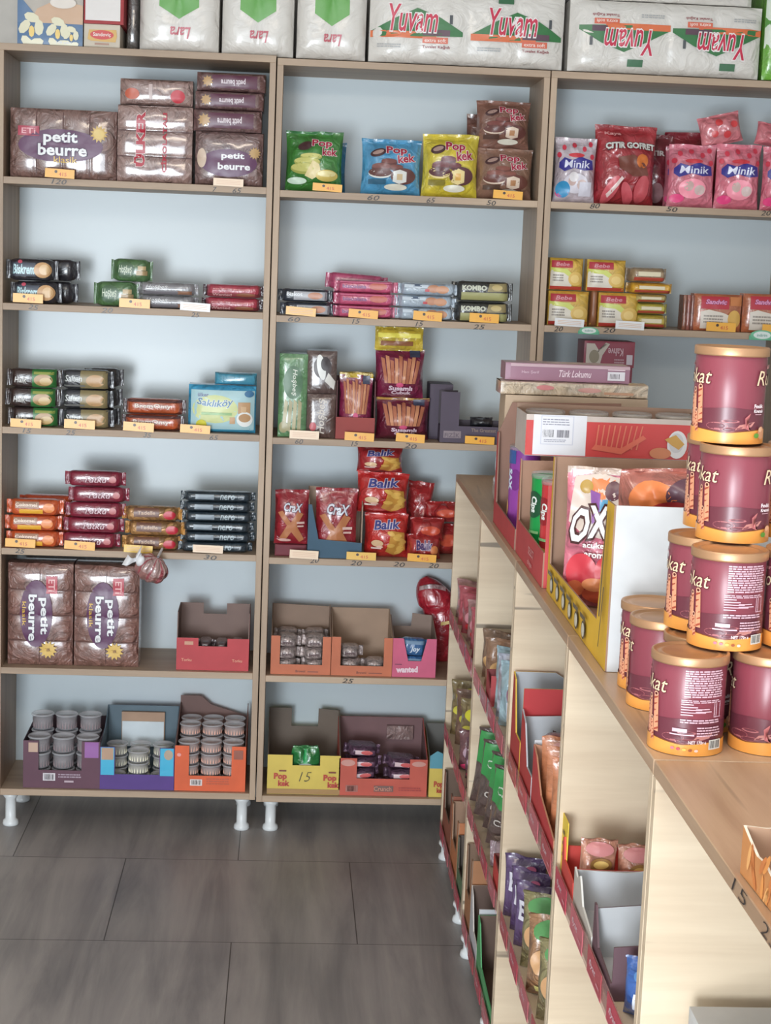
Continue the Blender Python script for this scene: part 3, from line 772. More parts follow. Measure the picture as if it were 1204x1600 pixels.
q = MB(); q.grid(lambda u, v: (.003*math.cos(6.28*u), .052*v-.002, .036+.003*math.sin(6.28*u)-.004*v), 8, 4, mat('gloss', (230, 230, 232))); q.build('hanging_loop', sw)

# ---------------- fifth shelf, left unit
x, w, h = spot(Z1[5], 3, 108, 882, .02)
pv = soft_box('biscuit_multipack', w, h, .11, (156, 114, 104), r=.010, kind='wrap', puff=.006, cols=1, rows=4, bump=.004, nu=20, nv=44, seed=51, deco=both(lambda D: biscuit_lines(D, 2, 4), pb_deco(1)))
put(tag(pv, 'petit beurre multipack standing upright in the left corner, lettering turned sideways', 'biscuits', 'upright petit beurre multipacks'), x, .02, Z1[5])
x, w, h = spot(Z1[5], 113, 213, 884, .02)
c = clone(pv); put(tag(c, 'petit beurre multipack standing upright, second from the left corner', 'biscuits', 'upright petit beurre multipacks'), x+.005, .02, Z1[5]); c.scale = (1, 1, .995)
CB = (150, 122, 104); CBI = (140, 116, 100)
x, w, h = spot(Z1[5], 277, 391, 958, .02)
rb = tray('display_carton', w, h, .16, (196, 72, 78), (128, 104, 96), [(0, .56), (.30, .56), (.30, .42), (.70, .42), (.70, .56), (1, .56)], back=[(0, .99), (.33, .99), (.33, .80), (.66, .80), (.66, .99), (1, .99)], sides=[(0, .56), (.12, .98), (1, .99)],
    deco=lambda D: (D.rect(-.39, .44, -.27, .50, (196, 140, 110)), D.text('Torku', -.36, .18, .14, .05, (226, 160, 130)), D.text('Torku', .34, .18, .14, .05, (226, 160, 130))))
put(tag(rb, 'red display carton with a notched front, alone right of the upright petit beurre packs', 'carton'), x, .02, Z1[5])
for k in range(4):
    o = flow_pack('chocolate_pack', .05, .022, .10, (92, 74, 76), seed=60+k, fin=.006); put(tag(o, 'dark bar lying low inside the notched red carton', 'chocolates', 'bars in the red carton'), x-.075+.05*k, .04, Z1[5]+.06+.002*(k % 2))
    if k: o.data = tag0.data
    else: tag0 = o
q = MB(); q.box(-w/2+.01, w/2-.01, .03, .15, .003, .058, mat('card', (88, 72, 74))); q.build('inner_tray', rb)

# ---------------- bottom shelf, left unit: cartons of clear tubs
def tub(r, h, fill, seed=0):
    root = MB(); cl = mat('clear', (200, 200, 205))
    root.lathe([(0, .001), (r*.86, .001), (r*.9, .004), (r*.98, h*.86), (r*1.0, h)], cl, 20); t = root.build('sweet_tub')
    q = MB(); q.lathe([(0, .003), (r*.84, .003), (r*.92, h*.42), (r*.95, h*.74), (r*.6, h*.82), (0, h*.84)], mat('card', fill), 20)
    for k in range(20):
        a = 6.283*k/20; q.box(r*.90*math.cos(a)-.0012, r*.90*math.cos(a)+.0012, r*.9*math.sin(a)-.0012, r*.9*math.sin(a)+.0012, .006, h*.7, mat('card', tuple(int(v*1.35) for v in fill)))
    q.build('filling', t)
    q = MB(); q.lathe([(r*1.0, h*.98), (r*1.07, h*.98), (r*1.07, h*1.04), (r*.98, h*1.10), (r*.9, h*1.03), (0, h*1.03)], mat('clear', (240, 240, 246)), 24)
    q.build('lid', t)
    return t
def tub_rows(cx, z, w, y0, r, h, fill, cols, nz, label, group, ny=2, tilt=0, topfn=None, dx=None):
    t0 = None
    for i in range(cols):
        for j in range(ny):
            for k in range(nz if topfn is None else topfn(i, j)):
                o = tub(r, h, fill) if t0 is None else clone(t0); t0 = t0 or o
                put(o, cx+(i-(cols-1)/2)*(dx or w/cols), y0+j*(2*r*1.09), z+k*h*1.11, 0, 0, 0)
                tag(o, '', '', group); o['label'] = label.format(['left', 'middle', 'right'][i], ORD[max(2, nz if topfn is None else topfn(i, j))][k] if (nz if topfn is None else topfn(i, j)) > 1 else 'only', 'front' if j == 0 else ('second' if j == 1 else 'rear')); o['category'] = 'tub'
Zb = Z1[6]
x, w, h = spot(Zb, 36, 156, 1158, .015)
hh = h
put(tag(tray('display_carton', w, h, .27, (104, 68, 84), (70, 50, 62), [(0, 1), (.20, 1), (.20, .38), (.76, .38), (.76, 1), (1, 1)], sides=[(0, 1), (1, 1.05)], back=[(0, 1.05), (1, 1.05)],
    deco=lambda D: (D.rect(.30, .66, .48, .99, (150, 92, 162)), D.rect(-.43, .76, -.31, .96, (196, 164, 144)), D.rect(-.24, .16, -.08, .32, (214, 208, 214)), D.bars(-.22, .18, -.10, .30, (90, 80, 90), 8), D.scribble(-.04, .22, .26, .32, 2, (170, 150, 165)), D.rect(.04, .13, .16, .17, (190, 170, 180)))),
    'plum purple display carton full of clear lidded tubs, left end of the bottom shelf', 'carton'), x, .015, Zb)
rr = w/3*.43
tub_rows(x, Zb+.004, w-.012, .02+rr*1.09+.003, rr, .046, (112, 96, 98), 3, 3, 'clear tub in the plum carton: {} column, {} in height, {} row', 'tubs in the plum carton', 2, topfn=lambda i, j: 3 if j == 0 else 4)
x, w, h = spot(Zb, 156, 272, 1168, .015)
bx = tray('display_carton', w, h, .22, (92, 64, 140), (96, 116, 128), [(0, 1), (.20, 1), (.20, .36), (.80, .36), (.80, 1), (1, 1)], back=[(0, 1.55), (1, 1.55)], sides=[(0, 1), (.6, 1.2), (1, 1.55)],
    deco=lambda D: (D.rect(-.49, .34, -.31, .99, (60, 176, 214)), D.rect(.31, .34, .49, .99, (60, 176, 214)), D.rect(-.48, .70, -.32, .98, (182, 148, 122)), D.ell(.42, .84, .06, .12, (180, 160, 140))))
put(tag(bx, 'bright blue and purple display carton with few tubs left inside', 'carton'), x, .015, Zb)
q = MB(); q.box(-w*.30, w*.30, .200, .212, .10, h*1.42, mat('card', (178, 146, 122))); q.box(-w*.29, w*.29, .197, .199, .08, h*1.20, mat('card', (214, 224, 230))); q.build('inner_flap', bx)
rr = w/3*.42
tub_rows(x, Zb+.004, w-.012, .02+rr*1.09+.003, rr, .034, (196, 190, 170), 3, 1, 'clear tub in the blue carton: {} column, {} in height, {} row', 'tubs in the blue carton', 2, topfn=lambda i, j: [1, 3, 1][i] if j == 0 else 3)
x, w, h = spot(Zb, 276, 389, 1166, .015)
oc = tray('display_carton', w, h, .25, (230, 104, 62), (120, 90, 84), [(0, 1), (.20, 1), (.20, .34), (.80, .34), (.80, 1), (1, 1)], back=[(0, 1.65), (.3, 1.65), (.45, 1.45), (1, 1.2)], sides=[(0, 1), (.1, 1.05), (1, 1.5)],
    deco=lambda D: (D.rect(-.28, .12, -.11, .26, (226, 216, 214)), D.bars(-.26, .14, -.13, .24, (90, 80, 90), 8), D.scribble(-.05, .14, .28, .30, 3, (190, 90, 60)), D.rect(.33, .72, .46, .92, (150, 84, 66)), D.ell(-.44, .8, .03, .04, (240, 160, 150), 1)))
put(tag(oc, 'orange display carton of clear tubs beside the right upright of the bottom shelf', 'carton'), x, .015, Zb)
tub_rows(x, Zb+.004, w-.012, .02+rr*1.09+.003, rr, .033, (186, 142, 124), 3, 4, 'clear tub in the orange carton: {} column, {} in height, {} row', 'tubs in the orange carton', 3, topfn=lambda i, j: 4 if j == 0 else 5 if j == 1 else 5)

# ---------------- top of the wall shelving
ZT = 2.3518
def soft_pack_deco_leaf(D):
    D.poly([(-.24, 1.0), (-.25, .48), (.0, .35), (.25, .48), (.24, 1.0)], (104, 168, 84), 4)
    D.text('Lara', .02, .20, .26, .13, (196, 96, 108), rot=180, bold=.02, shear=.3)
PAPER = (222, 217, 210)
def paper_pack(px0, px1, pyb, H, label, deco, cols, seed, d=.30, Y=.01, grp=None):
    a = onZ(px0, pyb, ZT); z = ZT
    b = onY(px0, pyb, Y).x, onY(px1, pyb, Y).x
    w = b[1]-b[0]
    o = soft_box('paper_roll_pack', w-.009, H, d, PAPER, r=.02, kind='paperfilm', cols=cols, bump=.005, puff=.010, nu=cols*14, nv=30, seed=seed, deco=deco)
    put(o, (b[0]+b[1])/2, Y, z); tag(o, label, 'paper rolls', 'paper roll packs on top of the shelving'); return o
paper_pack(214, 343, 74, .26, 'white paper roll pack with a green hexagon, leftmost beside the small cartons', soft_pack_deco_leaf, 2, 71)
paper_pack(343, 460, 82, .26, 'white paper roll pack with a green hexagon, middle one of three', soft_pack_deco_leaf, 2, 72)
paper_pack(460, 573, 90, .26, 'white paper roll pack with a green hexagon, next to the red lettered packs', soft_pack_deco_leaf, 2, 73)
def yuvam(flip, cxs):
    def f(D):
        s = -1 if flip else 1
        def V(v): return .5+s*(v-.5)
        for cx in cxs:
            def X(u): return cx+s*u
            D.poly([(X(-.235), V(.33)), (X(-.235), V(.40)), (X(-.11), V(.58)), (X(.0), V(.72)), (X(.12), V(.60)), (X(.235), V(.42)), (X(.235), V(.36))], (58, 120, 70), 3)
            D.poly([(X(-.235), V(.32)), (X(-.235), V(.41)), (X(.10), V(.41)), (X(.10), V(.32))], (224, 116, 72), 2)
            D.rect(X(.03), V(.36), X(.17), V(.44), (96, 70, 84), 1); D.rect(X(.03), V(.26), X(.16), V(.34), (220, 110, 84), 1)
            D.text('extra soft', X(.095), V(.30), .11, .05, (244, 220, 210), rot=180 if flip else 0)
            D.text('Tuvalet Kağıdı', X(.10), V(.21), .14, .05, (150, 60, 70), rot=180 if flip else 0)
            D.rect(X(.165), V(.52), X(.18), V(.64), (80, 84, 88), 1); D.poly([(X(-.10), V(.82)), (X(-.02), V(.82)), (X(-.02), V(.92)), (X(-.10), V(.92))], (66, 112, 80), 1)
            D.text('Yuvam', X(-.02), V(.58), .25, .36, (202, 44, 76), (240, 232, 230), rot=180 if flip else 0, bold=.01, shear=.25, fo=.035)
            D.scribble(min(X(-.20), X(-.08)), V(.21)-.03, max(X(-.20), X(-.08)), V(.21)+.03, 2, (176, 176, 176), seed=5)
    return f
paper_pack(573, 882, 106, .215, 'double paper roll pack with upright red lettering over a green roof', yuvam(False, (-.26, .25)), 4, 74)
pk = paper_pack(885, 1190, 124, .205, 'double paper roll pack lying upside down, its red lettering inverted', yuvam(True, (-.22, .26)), 4, 75)
o = soft_box('paper_roll_pack', .55, .12, .28, PAPER, r=.02, kind='paperfilm', cols=4, bump=.01, puff=.012, nu=40, nv=10, seed=76)
put(tag(o, 'white paper roll pack lying on top of the inverted pack, cut by the picture edge', 'paper rolls', 'paper roll packs on top of the shelving'), pk.location.x-.02, .012, ZT+.205+.004)
a, b = onY(1193, 125, .01).x, 2.36
put(tag(soft_box('green_pack', b-a, .3, .26, (120, 188, 70), r=.01, kind='foil', puff=.01, seed=77, deco=lambda D: (D.rect(-.5, .3, -.2, .9, (220, 230, 214)), D.rect(-.5, .5, -.35, .6, (90, 150, 70)))), 'bright green film pack at the right end of the shelving top', 'pack'), (a+b)/2, .02, ZT)
# cartons at the left end
a, b = onY(27, 68, .02).x, onY(129, 68, .02).x
fl = lambda D, cx, cz, r: ([D.ell(cx+r*1.3*math.cos(k*1.2566+.3), cz+r*1.9*math.sin(k*1.2566+.3), r*.8, r*1.1, (226, 220, 190), 1, 8, k*72) for k in range(5)], D.ell(cx, cz, r*.5, r*.8, (240, 206, 120), 1, 8))
put(tag(soft_box('tissue_carton', b-a, .23, .22, (196, 188, 178), r=.002, kind='card', seed=78, deco=lambda D: (D.rect(-.5, 0, .5, .27, (74, 110, 150), 3), D.poly([(-.5, .27), (-.5, .62), (-.2, .34), (.0, .27)], (92, 122, 158)), D.poly([(-.3, .27), (.5, .27), (.5, .5), (.1, .56), (-.2, .44)], (206, 170, 140)),
    fl(D, -.28, .16, .09), fl(D, .12, .14, .08), fl(D, .33, .10, .055), D.text('140 adet', .22, .04, .24, .03, (220, 224, 230)), D.ell(.2, .52, .2, .07, (226, 216, 206)))), 'blue tissue carton with white flowers and a bare hand, top left of the shelving', 'carton'), (a+b)/2, .02, ZT)
a, b = onY(131, 72, .02).x, onY(187, 72, .02).x; hh = onY(160, 38, .02).z-ZT
put(tag(soft_box('small_carton', b-a, hh, .2, (220, 208, 190), r=.001, kind='card', seed=79, deco=lambda D: (D.poly([(-.4, .35), (-.36, .75), (.4, .78), (.42, .5), (.38, .25), (-.3, .28)], (214, 170, 90)), D.ell(.0, .55, .33, .2, (206, 62, 62)), D.text('Sandoviç', 0, .55, .5, .2, (238, 226, 220)), D.rect(-.2, .12, .2, .2, (170, 130, 110), 1))), 'small cream carton with a red oval, beside the blue flowered carton', 'carton'), (a+b)/2, .02, ZT)
a, b = onY(131, 35, .02).x, onY(193, 35, .02).x
put(tag(soft_box('small_carton', b-a, .11, .2, (176, 56, 60), r=.001, kind='card', seed=80, deco=lambda D: (D.rect(-.46, .08, .42, .96, (226, 220, 216)),)), 'white fronted carton with red edges on top of the cream carton', 'carton'), (a+b)/2, .016, ZT+hh+.001)
a, b = onY(196, 72, .1).x, onY(216, 72, .1).x
put(tag(soft_box('shaded_pack_side', b-a-.004, .2, .16, (128, 122, 118), r=.012, kind='wrap', puff=.01, seed=81), 'shaded paper roll pack side, coloured grey, between the small cartons and paper rolls', 'bundle'), (a+b)/2, .10, ZT)  # side of a paper roll pack, its shade put into the grey colour

# ---------------- middle unit, first shelf: cake bags
def popkek(body, cake1, cake2, light):
    def f(D):
        D.ell(-.24, .76, .14, .07, (74, 46, 48), rot=18); D.ell(-.24, .77, .10, .035, (170, 140, 130), rot=18)
        D.text('Pop', .08, .80, .36, .17, (166, 36, 66), (244, 226, 222), bold=.03, fo=.035)
        D.text('kek', .25, .67, .30, .15, (166, 36, 66), (244, 226, 222), bold=.03, rot=8, fo=.035)
        for cx, cz, rx, rz in ((-.05, .60, .14, .055), (-.18, .50, .17, .07), (.08, .50, .12, .05)):
            D.ell(cx, cz-.02, rx, rz, cake1); D.ell(cx, cz+.012, rx*.97, rz*.8, tuple(min(255, int(v*1.25)) for v in cake1))
        D.ell(-.20, .38, .20, .09, light); D.ell(-.20, .40, .20, .08, cake1)
        D.ell(.20, .34, .22, .15, cake1); D.poly([(.02, .42), (.02, .24), (.14, .20), (.26, .24), (.26, .42), (.14, .46)], light); D.rect(.09, .27, .19, .38, cake2, 2)
        D.rect(-.40, .18, -.10, .27, tuple(int(v*.6) for v in body), 2); D.ell(.08, .14, .20, .06, (230, 226, 210))
    return f
def pk_green(D):
    D.ell(-.16, .76, .14, .07, (74, 46, 48), rot=18)
    D.text('Pop', .14, .80, .36, .15, (166, 36, 66), (240, 230, 222), bold=.03, fo=.035); D.text('kek', .28, .67, .26, .13, (166, 36, 66), (240, 230, 222), bold=.03, fo=.035)
    for cx, cz, rx, rz in ((-.05, .58, .20, .06), (-.12, .49, .24, .08), (-.16, .38, .26, .10)):
        D.ell(cx, cz, rx, rz, (168, 170, 88)); D.ell(cx, cz+.015, rx*.95, rz*.7, (206, 202, 120))
    D.poly([(-.02, .52), (-.16, .26), (-.02, .20), (.14, .30), (.10, .46)], (232, 214, 160)); D.ell(.24, .27, .20, .10, (214, 190, 104)); D.ell(.24, .30, .17, .05, (236, 222, 160))
    D.ell(-.30, .17, .18, .06, (206, 226, 206))
GREEN = (64, 134, 58)
x, w, h = spot(Z2[1], 439, 530, 205, .02)
put(tag(bag('cake_bag', w*1.03, h, .08, GREEN, pk_green, seed=3, crumple=1.4, top_c=(40, 120, 60)), 'green filled-cake bag at the left end of the middle unit', 'cake bag'), x, .02, Z2[1], -2)
x, w, h = spot(Z2[1], 458, 536, 222, .12)
put(tag(bag('cake_bag', w, h, .07, (62, 140, 184), None, seed=5), 'blue cake bag peeping out behind the green one', 'cake bag'), x+.012, .12, Z2[1], 3)
x, w, h = spot(Z2[1], 566, 658, 218, .02)
put(tag(bag('cake_bag', w*1.03, h, .08, (84, 160, 204), popkek((84, 160, 204), (104, 66, 62), (214, 190, 150), (226, 226, 220)), seed=7), 'light blue cake bag standing by itself between green and yellow ones', 'cake bag', 'cake bags facing out'), x, .02, Z2[1], 1)
put(tag(bag('cake_bag', w, h*.98, .06, (70, 140, 186), None, seed=8), 'blue cake bag hidden behind the light blue one', 'cake bag'), x+.006, .115, Z2[1], -1)
x, w, h = spot(Z2[1], 661, 747, 210, .02)
put(tag(bag('cake_bag', w*1.03, h, .08, (222, 200, 62), popkek((222, 200, 62), (96, 56, 60), (226, 176, 90), (236, 214, 150)), seed=9), 'yellow cake bag next to the brown ones', 'cake bag', 'cake bags facing out'), x, .02, Z2[1], -1)
x, w, h = spot(Z2[1], 749, 838, 232, .02)
bk = bag('cake_bag', w*1.03, h, .10, (150, 112, 94), popkek((150, 112, 94), (110, 66, 58), (180, 130, 90), (222, 200, 180)), seed=11)
put(tag(bk, 'brown cake bag standing on the shelf under another brown one', 'cake bag', 'cake bags facing out'), x, .02, Z2[1], 0)
x2, w2, h2 = spot(Z2[1]+h, 747, 830, 158, .03)
b2 = bag('cake_bag', w2*1.03, h2, .09, (140, 98, 84), popkek((140, 98, 84), (100, 58, 54), (180, 130, 90), (222, 200, 180)), seed=13)
put(tag(b2, 'brown cake bag balanced on top of the lower brown bag', 'cake bag', 'cake bags facing out'), x2, .03, Z2[1]+h+.001, 2)
x, w, h = spot(Z2[1], 728, 800, 180, .15)
put(tag(bag('cake_bag', w, h, .07, (118, 78, 68), None, seed=15), 'tall brown cake bag at the back left of the brown pair', 'cake bag'), x, .15, Z2[1])
price_tag(488, 534, 287, 299, YEL, 'yellow price tag under the green cake bag'); price_tag(770, 816, 298, 311, YEL, 'yellow price tag under the brown cake bags')

# ---------------- middle unit, second shelf
x, w, h = fp_spot(Z2[2], 438, 516, 451, 2)
stack(flow_pack('biscuit_pack', w+.016, h-.001, .06, (52, 58, 70), deco=lambda D: (D.rect(-.24, .15, .46, .80, (176, 176, 182)), D.text('Biskot', -.22, .6, .34, .3, (220, 222, 226), bold=.03), D.ell(.22, .5, .16, .26, (190, 130, 100))), seed=52), 2, x, .02, Z2[2], h, 'black and silver biscuit pack at the left end of its shelf, {} of two', 'biscuits', 'black and silver biscuit packs', seed=15)
pnk = (206, 92, 128)
x, w, h = fp_spot(Z2[2], 526, 618, 438, 3)
stack(flow_pack('biscuit_pack', w+.016, h-.001, .055, pnk, deco=lambda D: (D.text('biscolata', -.20, .5, .42, .3, (120, 60, 120), bold=.02), D.ell(.22, .55, .16, .3, (196, 104, 90)), D.rect(-.46, .8, .46, .9, (226, 130, 160))), seed=54), 3, x, .02, Z2[2], h, 'pink biscuit pack on the middle unit, {} of the front three', 'biscuits', 'pink biscuit packs', seed=16)
x2, w2, h2 = spot(Z2[2], 511, 600, 428, .09)
o = flow_pack('biscuit_pack', w2+.016, .05, .05, (190, 80, 118), seed=55); put(tag(o, 'pink biscuit pack set back behind the three, standing a little higher', 'biscuits', 'pink biscuit packs'), x2, .09, Z2[2]+h2-.05, 0, 3)
o = clone(o); put(tag(o, 'lower pink biscuit pack in the rear pile behind the three', 'biscuits', 'pink biscuit packs'), x2+.01, .09, Z2[2]+h2-.102)
o = soft_box('biscuit_pack', w2*.9, h2-.104, .05, (190, 80, 118), r=.01, kind='foil', puff=.01); put(tag(o, 'pink biscuit pack lying lowest of the rear pile', 'biscuits', 'pink biscuit packs'), x2+.01, .09, Z2[2])
x, w, h = fp_spot(Z2[2], 622, 712, 442, 3)
stack(flow_pack('biscuit_pack', w+.014, h-.001, .055, (178, 192, 206), deco=lambda D: (D.rect(-.44, .6, .0, .86, (206, 216, 226)), D.rect(-.28, .7, -.12, .9, (96, 110, 130)), D.ell(.10, .55, .12, .32, (196, 140, 110)), D.ell(.26, .5, .12, .32, (206, 150, 116)), D.rect(-.06, .3, .02, .5, (190, 60, 70))), seed=56), 3, x, .02, Z2[2], h, 'pale silver blue biscuit pack with round biscuits, {} of three', 'biscuits', 'pale silver blue biscuit packs', seed=17)
x, w, h = fp_spot(Z2[2], 712, 799, 439, 2)
stack(flow_pack('snack_pack', w+.018, h-.001, .06, (52, 52, 50), deco=lambda D: (D.rect(-.40, .06, .48, .44, (166, 164, 112)), D.text('KOMBO', -.16, .66, .46, .26, (206, 208, 190), bold=.05), D.poly([(.08, .48), (.46, .52), (.44, .92), (.12, .88)], (150, 136, 96)), D.ell(.26, .7, .1, .14, (196, 176, 120))), seed=58), 2, x, .02, Z2[2], h, 'black and olive snack pack beside the right upright, {} of two', 'snacks', 'black and olive snack packs', seed=18)
for p, c in (((544, 590, 484, 497), 'pink biscuit packs'), ((645, 690, 487, 501), 'pale silver blue packs'), ((733, 779, 490, 504), 'black and olive packs')): price_tag(*p, YEL, 'yellow price tag under the '+c)
price_tag(446, 493, 480, 493, (240, 190, 110), 'worn yellow and white price tag under the black and silver packs', False)

# ---------------- middle unit, third shelf
def vwafer(c1, c2, c3):
    return lambda D: (D.ell(.0, .66, .34, .20, c1), D.text('Hoşbeş', .04, .66, .20, .32, (216, 220, 206), rot=-90, shear=.2),
        [D.poly([(-.36+.18*k, .08), (-.24+.18*k, .06), (-.16+.16*k, .42), (-.28+.16*k, .46)], c2 if k % 2 else c3) for k in range(4)], D.ell(-.3, .12, .16, .07, c2))
x, w, h = spot(Z2[3], 431, 477, 553, .02)
put(tag(soft_box('wafer_pack', w, h, .10, (104, 150, 104), r=.006, kind='foil', puff=.004, nu=10, nv=30, deco=vwafer((60, 104, 64), (168, 160, 120), (186, 178, 140)), seed=61), 'tall green wafer pack standing upright in the left corner of the third shelf', 'wafers'), x, .02, Z2[3])
x, w, h = spot(Z2[3], 479, 524, 616, .02)
put(tag(soft_box('wafer_pack', w, h, .10, (98, 74, 68), r=.006, kind='foil', puff=.004, nu=10, nv=16, deco=lambda D: (D.text('Hoşbeş', .02, .5, .34, .8, (206, 196, 186), rot=90, shear=.2), D.ell(-.28, .26, .12, .1, (190, 60, 70))), seed=62), 'short dark brown wafer pack under a taller brown one', 'wafers'), x, .02, Z2[3])
hb = h
x, w, h = spot(Z2[3]+hb, 479, 526, 549, .02)
put(tag(soft_box('wafer_pack', w, h, .10, (96, 76, 72), r=.006, kind='foil', puff=.004, nu=10, nv=16, deco=lambda D: (D.ell(.02, .62, .30, .26, (60, 44, 44)), D.ell(-.02, .62, .14, .30, (226, 226, 222), rot=10), D.ell(.12, .70, .16, .16, (48, 36, 38)), D.poly([(.10, .30), (.42, .10), (.46, .3), (.22, .5)], (214, 210, 204))), seed=63), 'dark brown wafer pack with a black and white cream picture, on top of another', 'wafers'), x, .022, Z2[3]+hb+.001)
def sticks(c, yc=.60, n=9, txt=True):
    def f(D):
        for k in range(n):
            a = -.36+.72*k/(n-1); 
            D.poly([(a*.8-.03, yc-.30), (a*.8+.035, yc-.30), (a*1.05+.045, yc+.20+.05*math.sin(k*2.1)), (a*1.05-.03, yc+.22+.05*math.sin(k*2.1))], (204, 140, 104) if k % 2 else (182, 112, 84), 2)
        D.ell(.0, yc-.33, .08, .05, (214, 90, 130))
        if txt: D.text('Susamlı', .02, yc-.40, .50, .10, (232, 214, 226), (150, 40, 90), bold=.04); D.text('Çubuk', .04, yc-.50, .42, .09, (232, 214, 226), (150, 40, 90), bold=.04)
        D.rect(.20, .86, .42, .99, (70, 74, 96), 2)
    return f
PUR = (118, 44, 70)
x, w, h = spot(Z2[3], 525, 586, 584, .03)
tr = tray('display_carton', w*1.0, h*.93, .12, (158, 62, 56), (96, 54, 56), [(0, .36), (1, .36)], back=[(0, 1), (1, 1)], sides=[(0, .36), (.15, .95), (1, 1)])
put(tag(tr, 'brick red tray carton holding stick cracker bags, on the third shelf', 'carton'), x, .02, Z2[3])
put(tag(bag('cracker_bag', w*.86, h*.96, .04, (142, 42, 78), sticks(0, .68), seed=64, top_c=(206, 176, 60), top=.10), 'purple stick cracker bag with a yellow top, standing in the red tray', 'cracker bag', 'stick cracker bags'), x, .032, Z2[3]+.004)
put(tag(bag('cracker_bag', w*.84, h*.96, .03, (142, 42, 78), None, seed=65, top_c=(206, 176, 60), top=.10), 'second stick cracker bag, behind the first in the red tray', 'cracker bag', 'stick cracker bags'), x+.001, .085, Z2[3]+.004)
x, w, h = spot(Z2[3], 588, 672, 625, .02)
put(tag(bag('cracker_bag', w, h, .11, (110, 34, 56), sticks(0, .66), seed=66, top_c=(196, 150, 70), top=.08), 'dark purple stick cracker bag at the foot of the tall pile', 'cracker bag', 'stick cracker bags'), x, .02, Z2[3])
hb = h
x, w, h = spot(Z2[3]+hb, 586, 664, 548, .03)
put(tag(bag('cracker_bag', w, h, .10, (132, 40, 74), sticks(0, .62), seed=67, top=.06, top_c=(206, 196, 70)), 'purple stick cracker bag on top of the dark one', 'cracker bag', 'stick cracker bags'), x, .03, Z2[3]+hb+.001)
hc = hb+h
for k in range(3):
    x, w, h = spot(Z2[3]+hc-.02+.024*k, 585+2*k, 661-k, 540-12*k, .03)
    o = bag('cracker_bag', w, Z2[2]-.024-.012*k-(Z2[3]+hc+.002)+.012*k-.012*k, .03, (206, 180, 62), lambda D: (D.rect(-.46, .55, .46, .75, (226, 214, 90)), D.rect(-.4, .2, .3, .4, (140, 90, 60))), seed=68+k, crumple=2.0, narrow=.02)
    put(tag(o, 'flattened yellow-ended cracker bag on the tall pile, {} of three'.format(ORD[3][k]), 'cracker bag', 'stick cracker bags'), x, .032+.034*k, Z2[3]+hc+.001)
for k in range(3): pass
x, w, h = spot(Z2[3], 672, 708, 602, .06)
dp = (82, 70, 88)
put(tag(soft_box('dark_carton', w, h, .12, dp, r=.002, kind='card', seed=70), 'tall dark plum carton behind the low one', 'carton'), x, .10, Z2[3])
x, w, h = spot(Z2[3], 681, 709, 612, .02)
dc = tray('display_carton', .19, h, .07, dp, (66, 56, 66), [(0, 1), (.30, 1), (.30, .33), (1, .33)], back=[(0, 1), (.3, 1), (.32, .42), (1, .42)], sides=[(0, .33), (1, .33)],
    deco=lambda D: (D.rect(-.44, .09, -.16, .23, (132, 116, 122), 1), D.text('FIZİK', -.30, .16, .24, .11, (96, 80, 92)), D.text('The Greatest', .2, .26, .4, .07, (140, 120, 110))))
q = dc.children[1]
put(tag(dc, 'low dark plum display carton with a stepped left corner', 'carton'), x-.014+.095, .02, Z2[3])
o = bag('dark_sweet_bag', .07, .03, .04, (40, 40, 46), None, seed=72); put(tag(o, 'crumpled black wrapper resting in the stepped plum carton', 'wrapper'), x+.115, .040, Z2[3]+h*.30, 0, 0)
price_tag(452, 498, 673, 686, WTAG, 'cream price tag under the upright wafer packs', False)
for p, c in (((538, 584, 676, 689), 'cracker tray'), ((618, 663, 678, 691), 'tall cracker pile'), ((726, 772, 682, 694), 'stepped plum carton')): price_tag(*p, YEL, 'yellow price tag under the '+c)

# ---------------- middle unit, fourth shelf
RED = (160, 40, 52)
def crax(D):
    D.poly([(-.42, .60), (-.28, .64), (-.02, .42), (.20, .64), (.36, .58), (.16, .36), (.40, .10), (.26, .04), (.0, .24), (-.22, .04), (-.36, .12), (-.14, .36)], (190, 124, 84), 3)
    D.text('CraX', .04, .70, .56, .16, (216, 216, 226), (60, 30, 60), bold=.03, shear=.2, rot=-4, fo=.04)
    D.rect(.16, .40, .40, .44, (226, 190, 180), 1); D.rect(.18, .34, .38, .37, (226, 190, 180), 1); D.ell(-.2, .08, .2, .03, (236, 190, 180))
x, w, h = spot(Z2[4], 424, 478, 768, .02)
put(tag(soft_box('display_carton', w*.95, .035, .10, (120, 44, 56), r=.002, kind='card'), 'flat dark red carton under the left cracker bag', 'carton'), x, .03, Z2[4])
put(tag(bag('cracker_bag', w*1.03, h-.036, .05, RED, crax, seed=73), 'red X-shaped cracker bag on the flat carton in the left corner', 'cracker bag', 'red X-shaped cracker bags'), x, .022, Z2[4]+.036)
x, w, h = spot(Z2[4], 481, 566, 768, .02)
put(tag(tray('display_carton', w, h, .12, (58, 92, 116), (176, 150, 130), [(0, .8), (.06, .8), (.2, .28), (1, .24)], back=[(0, 1), (1, .96)], sides=[(0, .8), (1, 1)]), 'petrol blue open carton around the second red cracker bag', 'carton'), x, .015, Z2[4])
put(tag(bag('cracker_bag', w*.78, h*1.0, .045, RED, crax, seed=74), 'red X-shaped cracker bag standing in the petrol blue carton', 'cracker bag', 'red X-shaped cracker bags'), x+.003, .026, Z2[4]+.005)
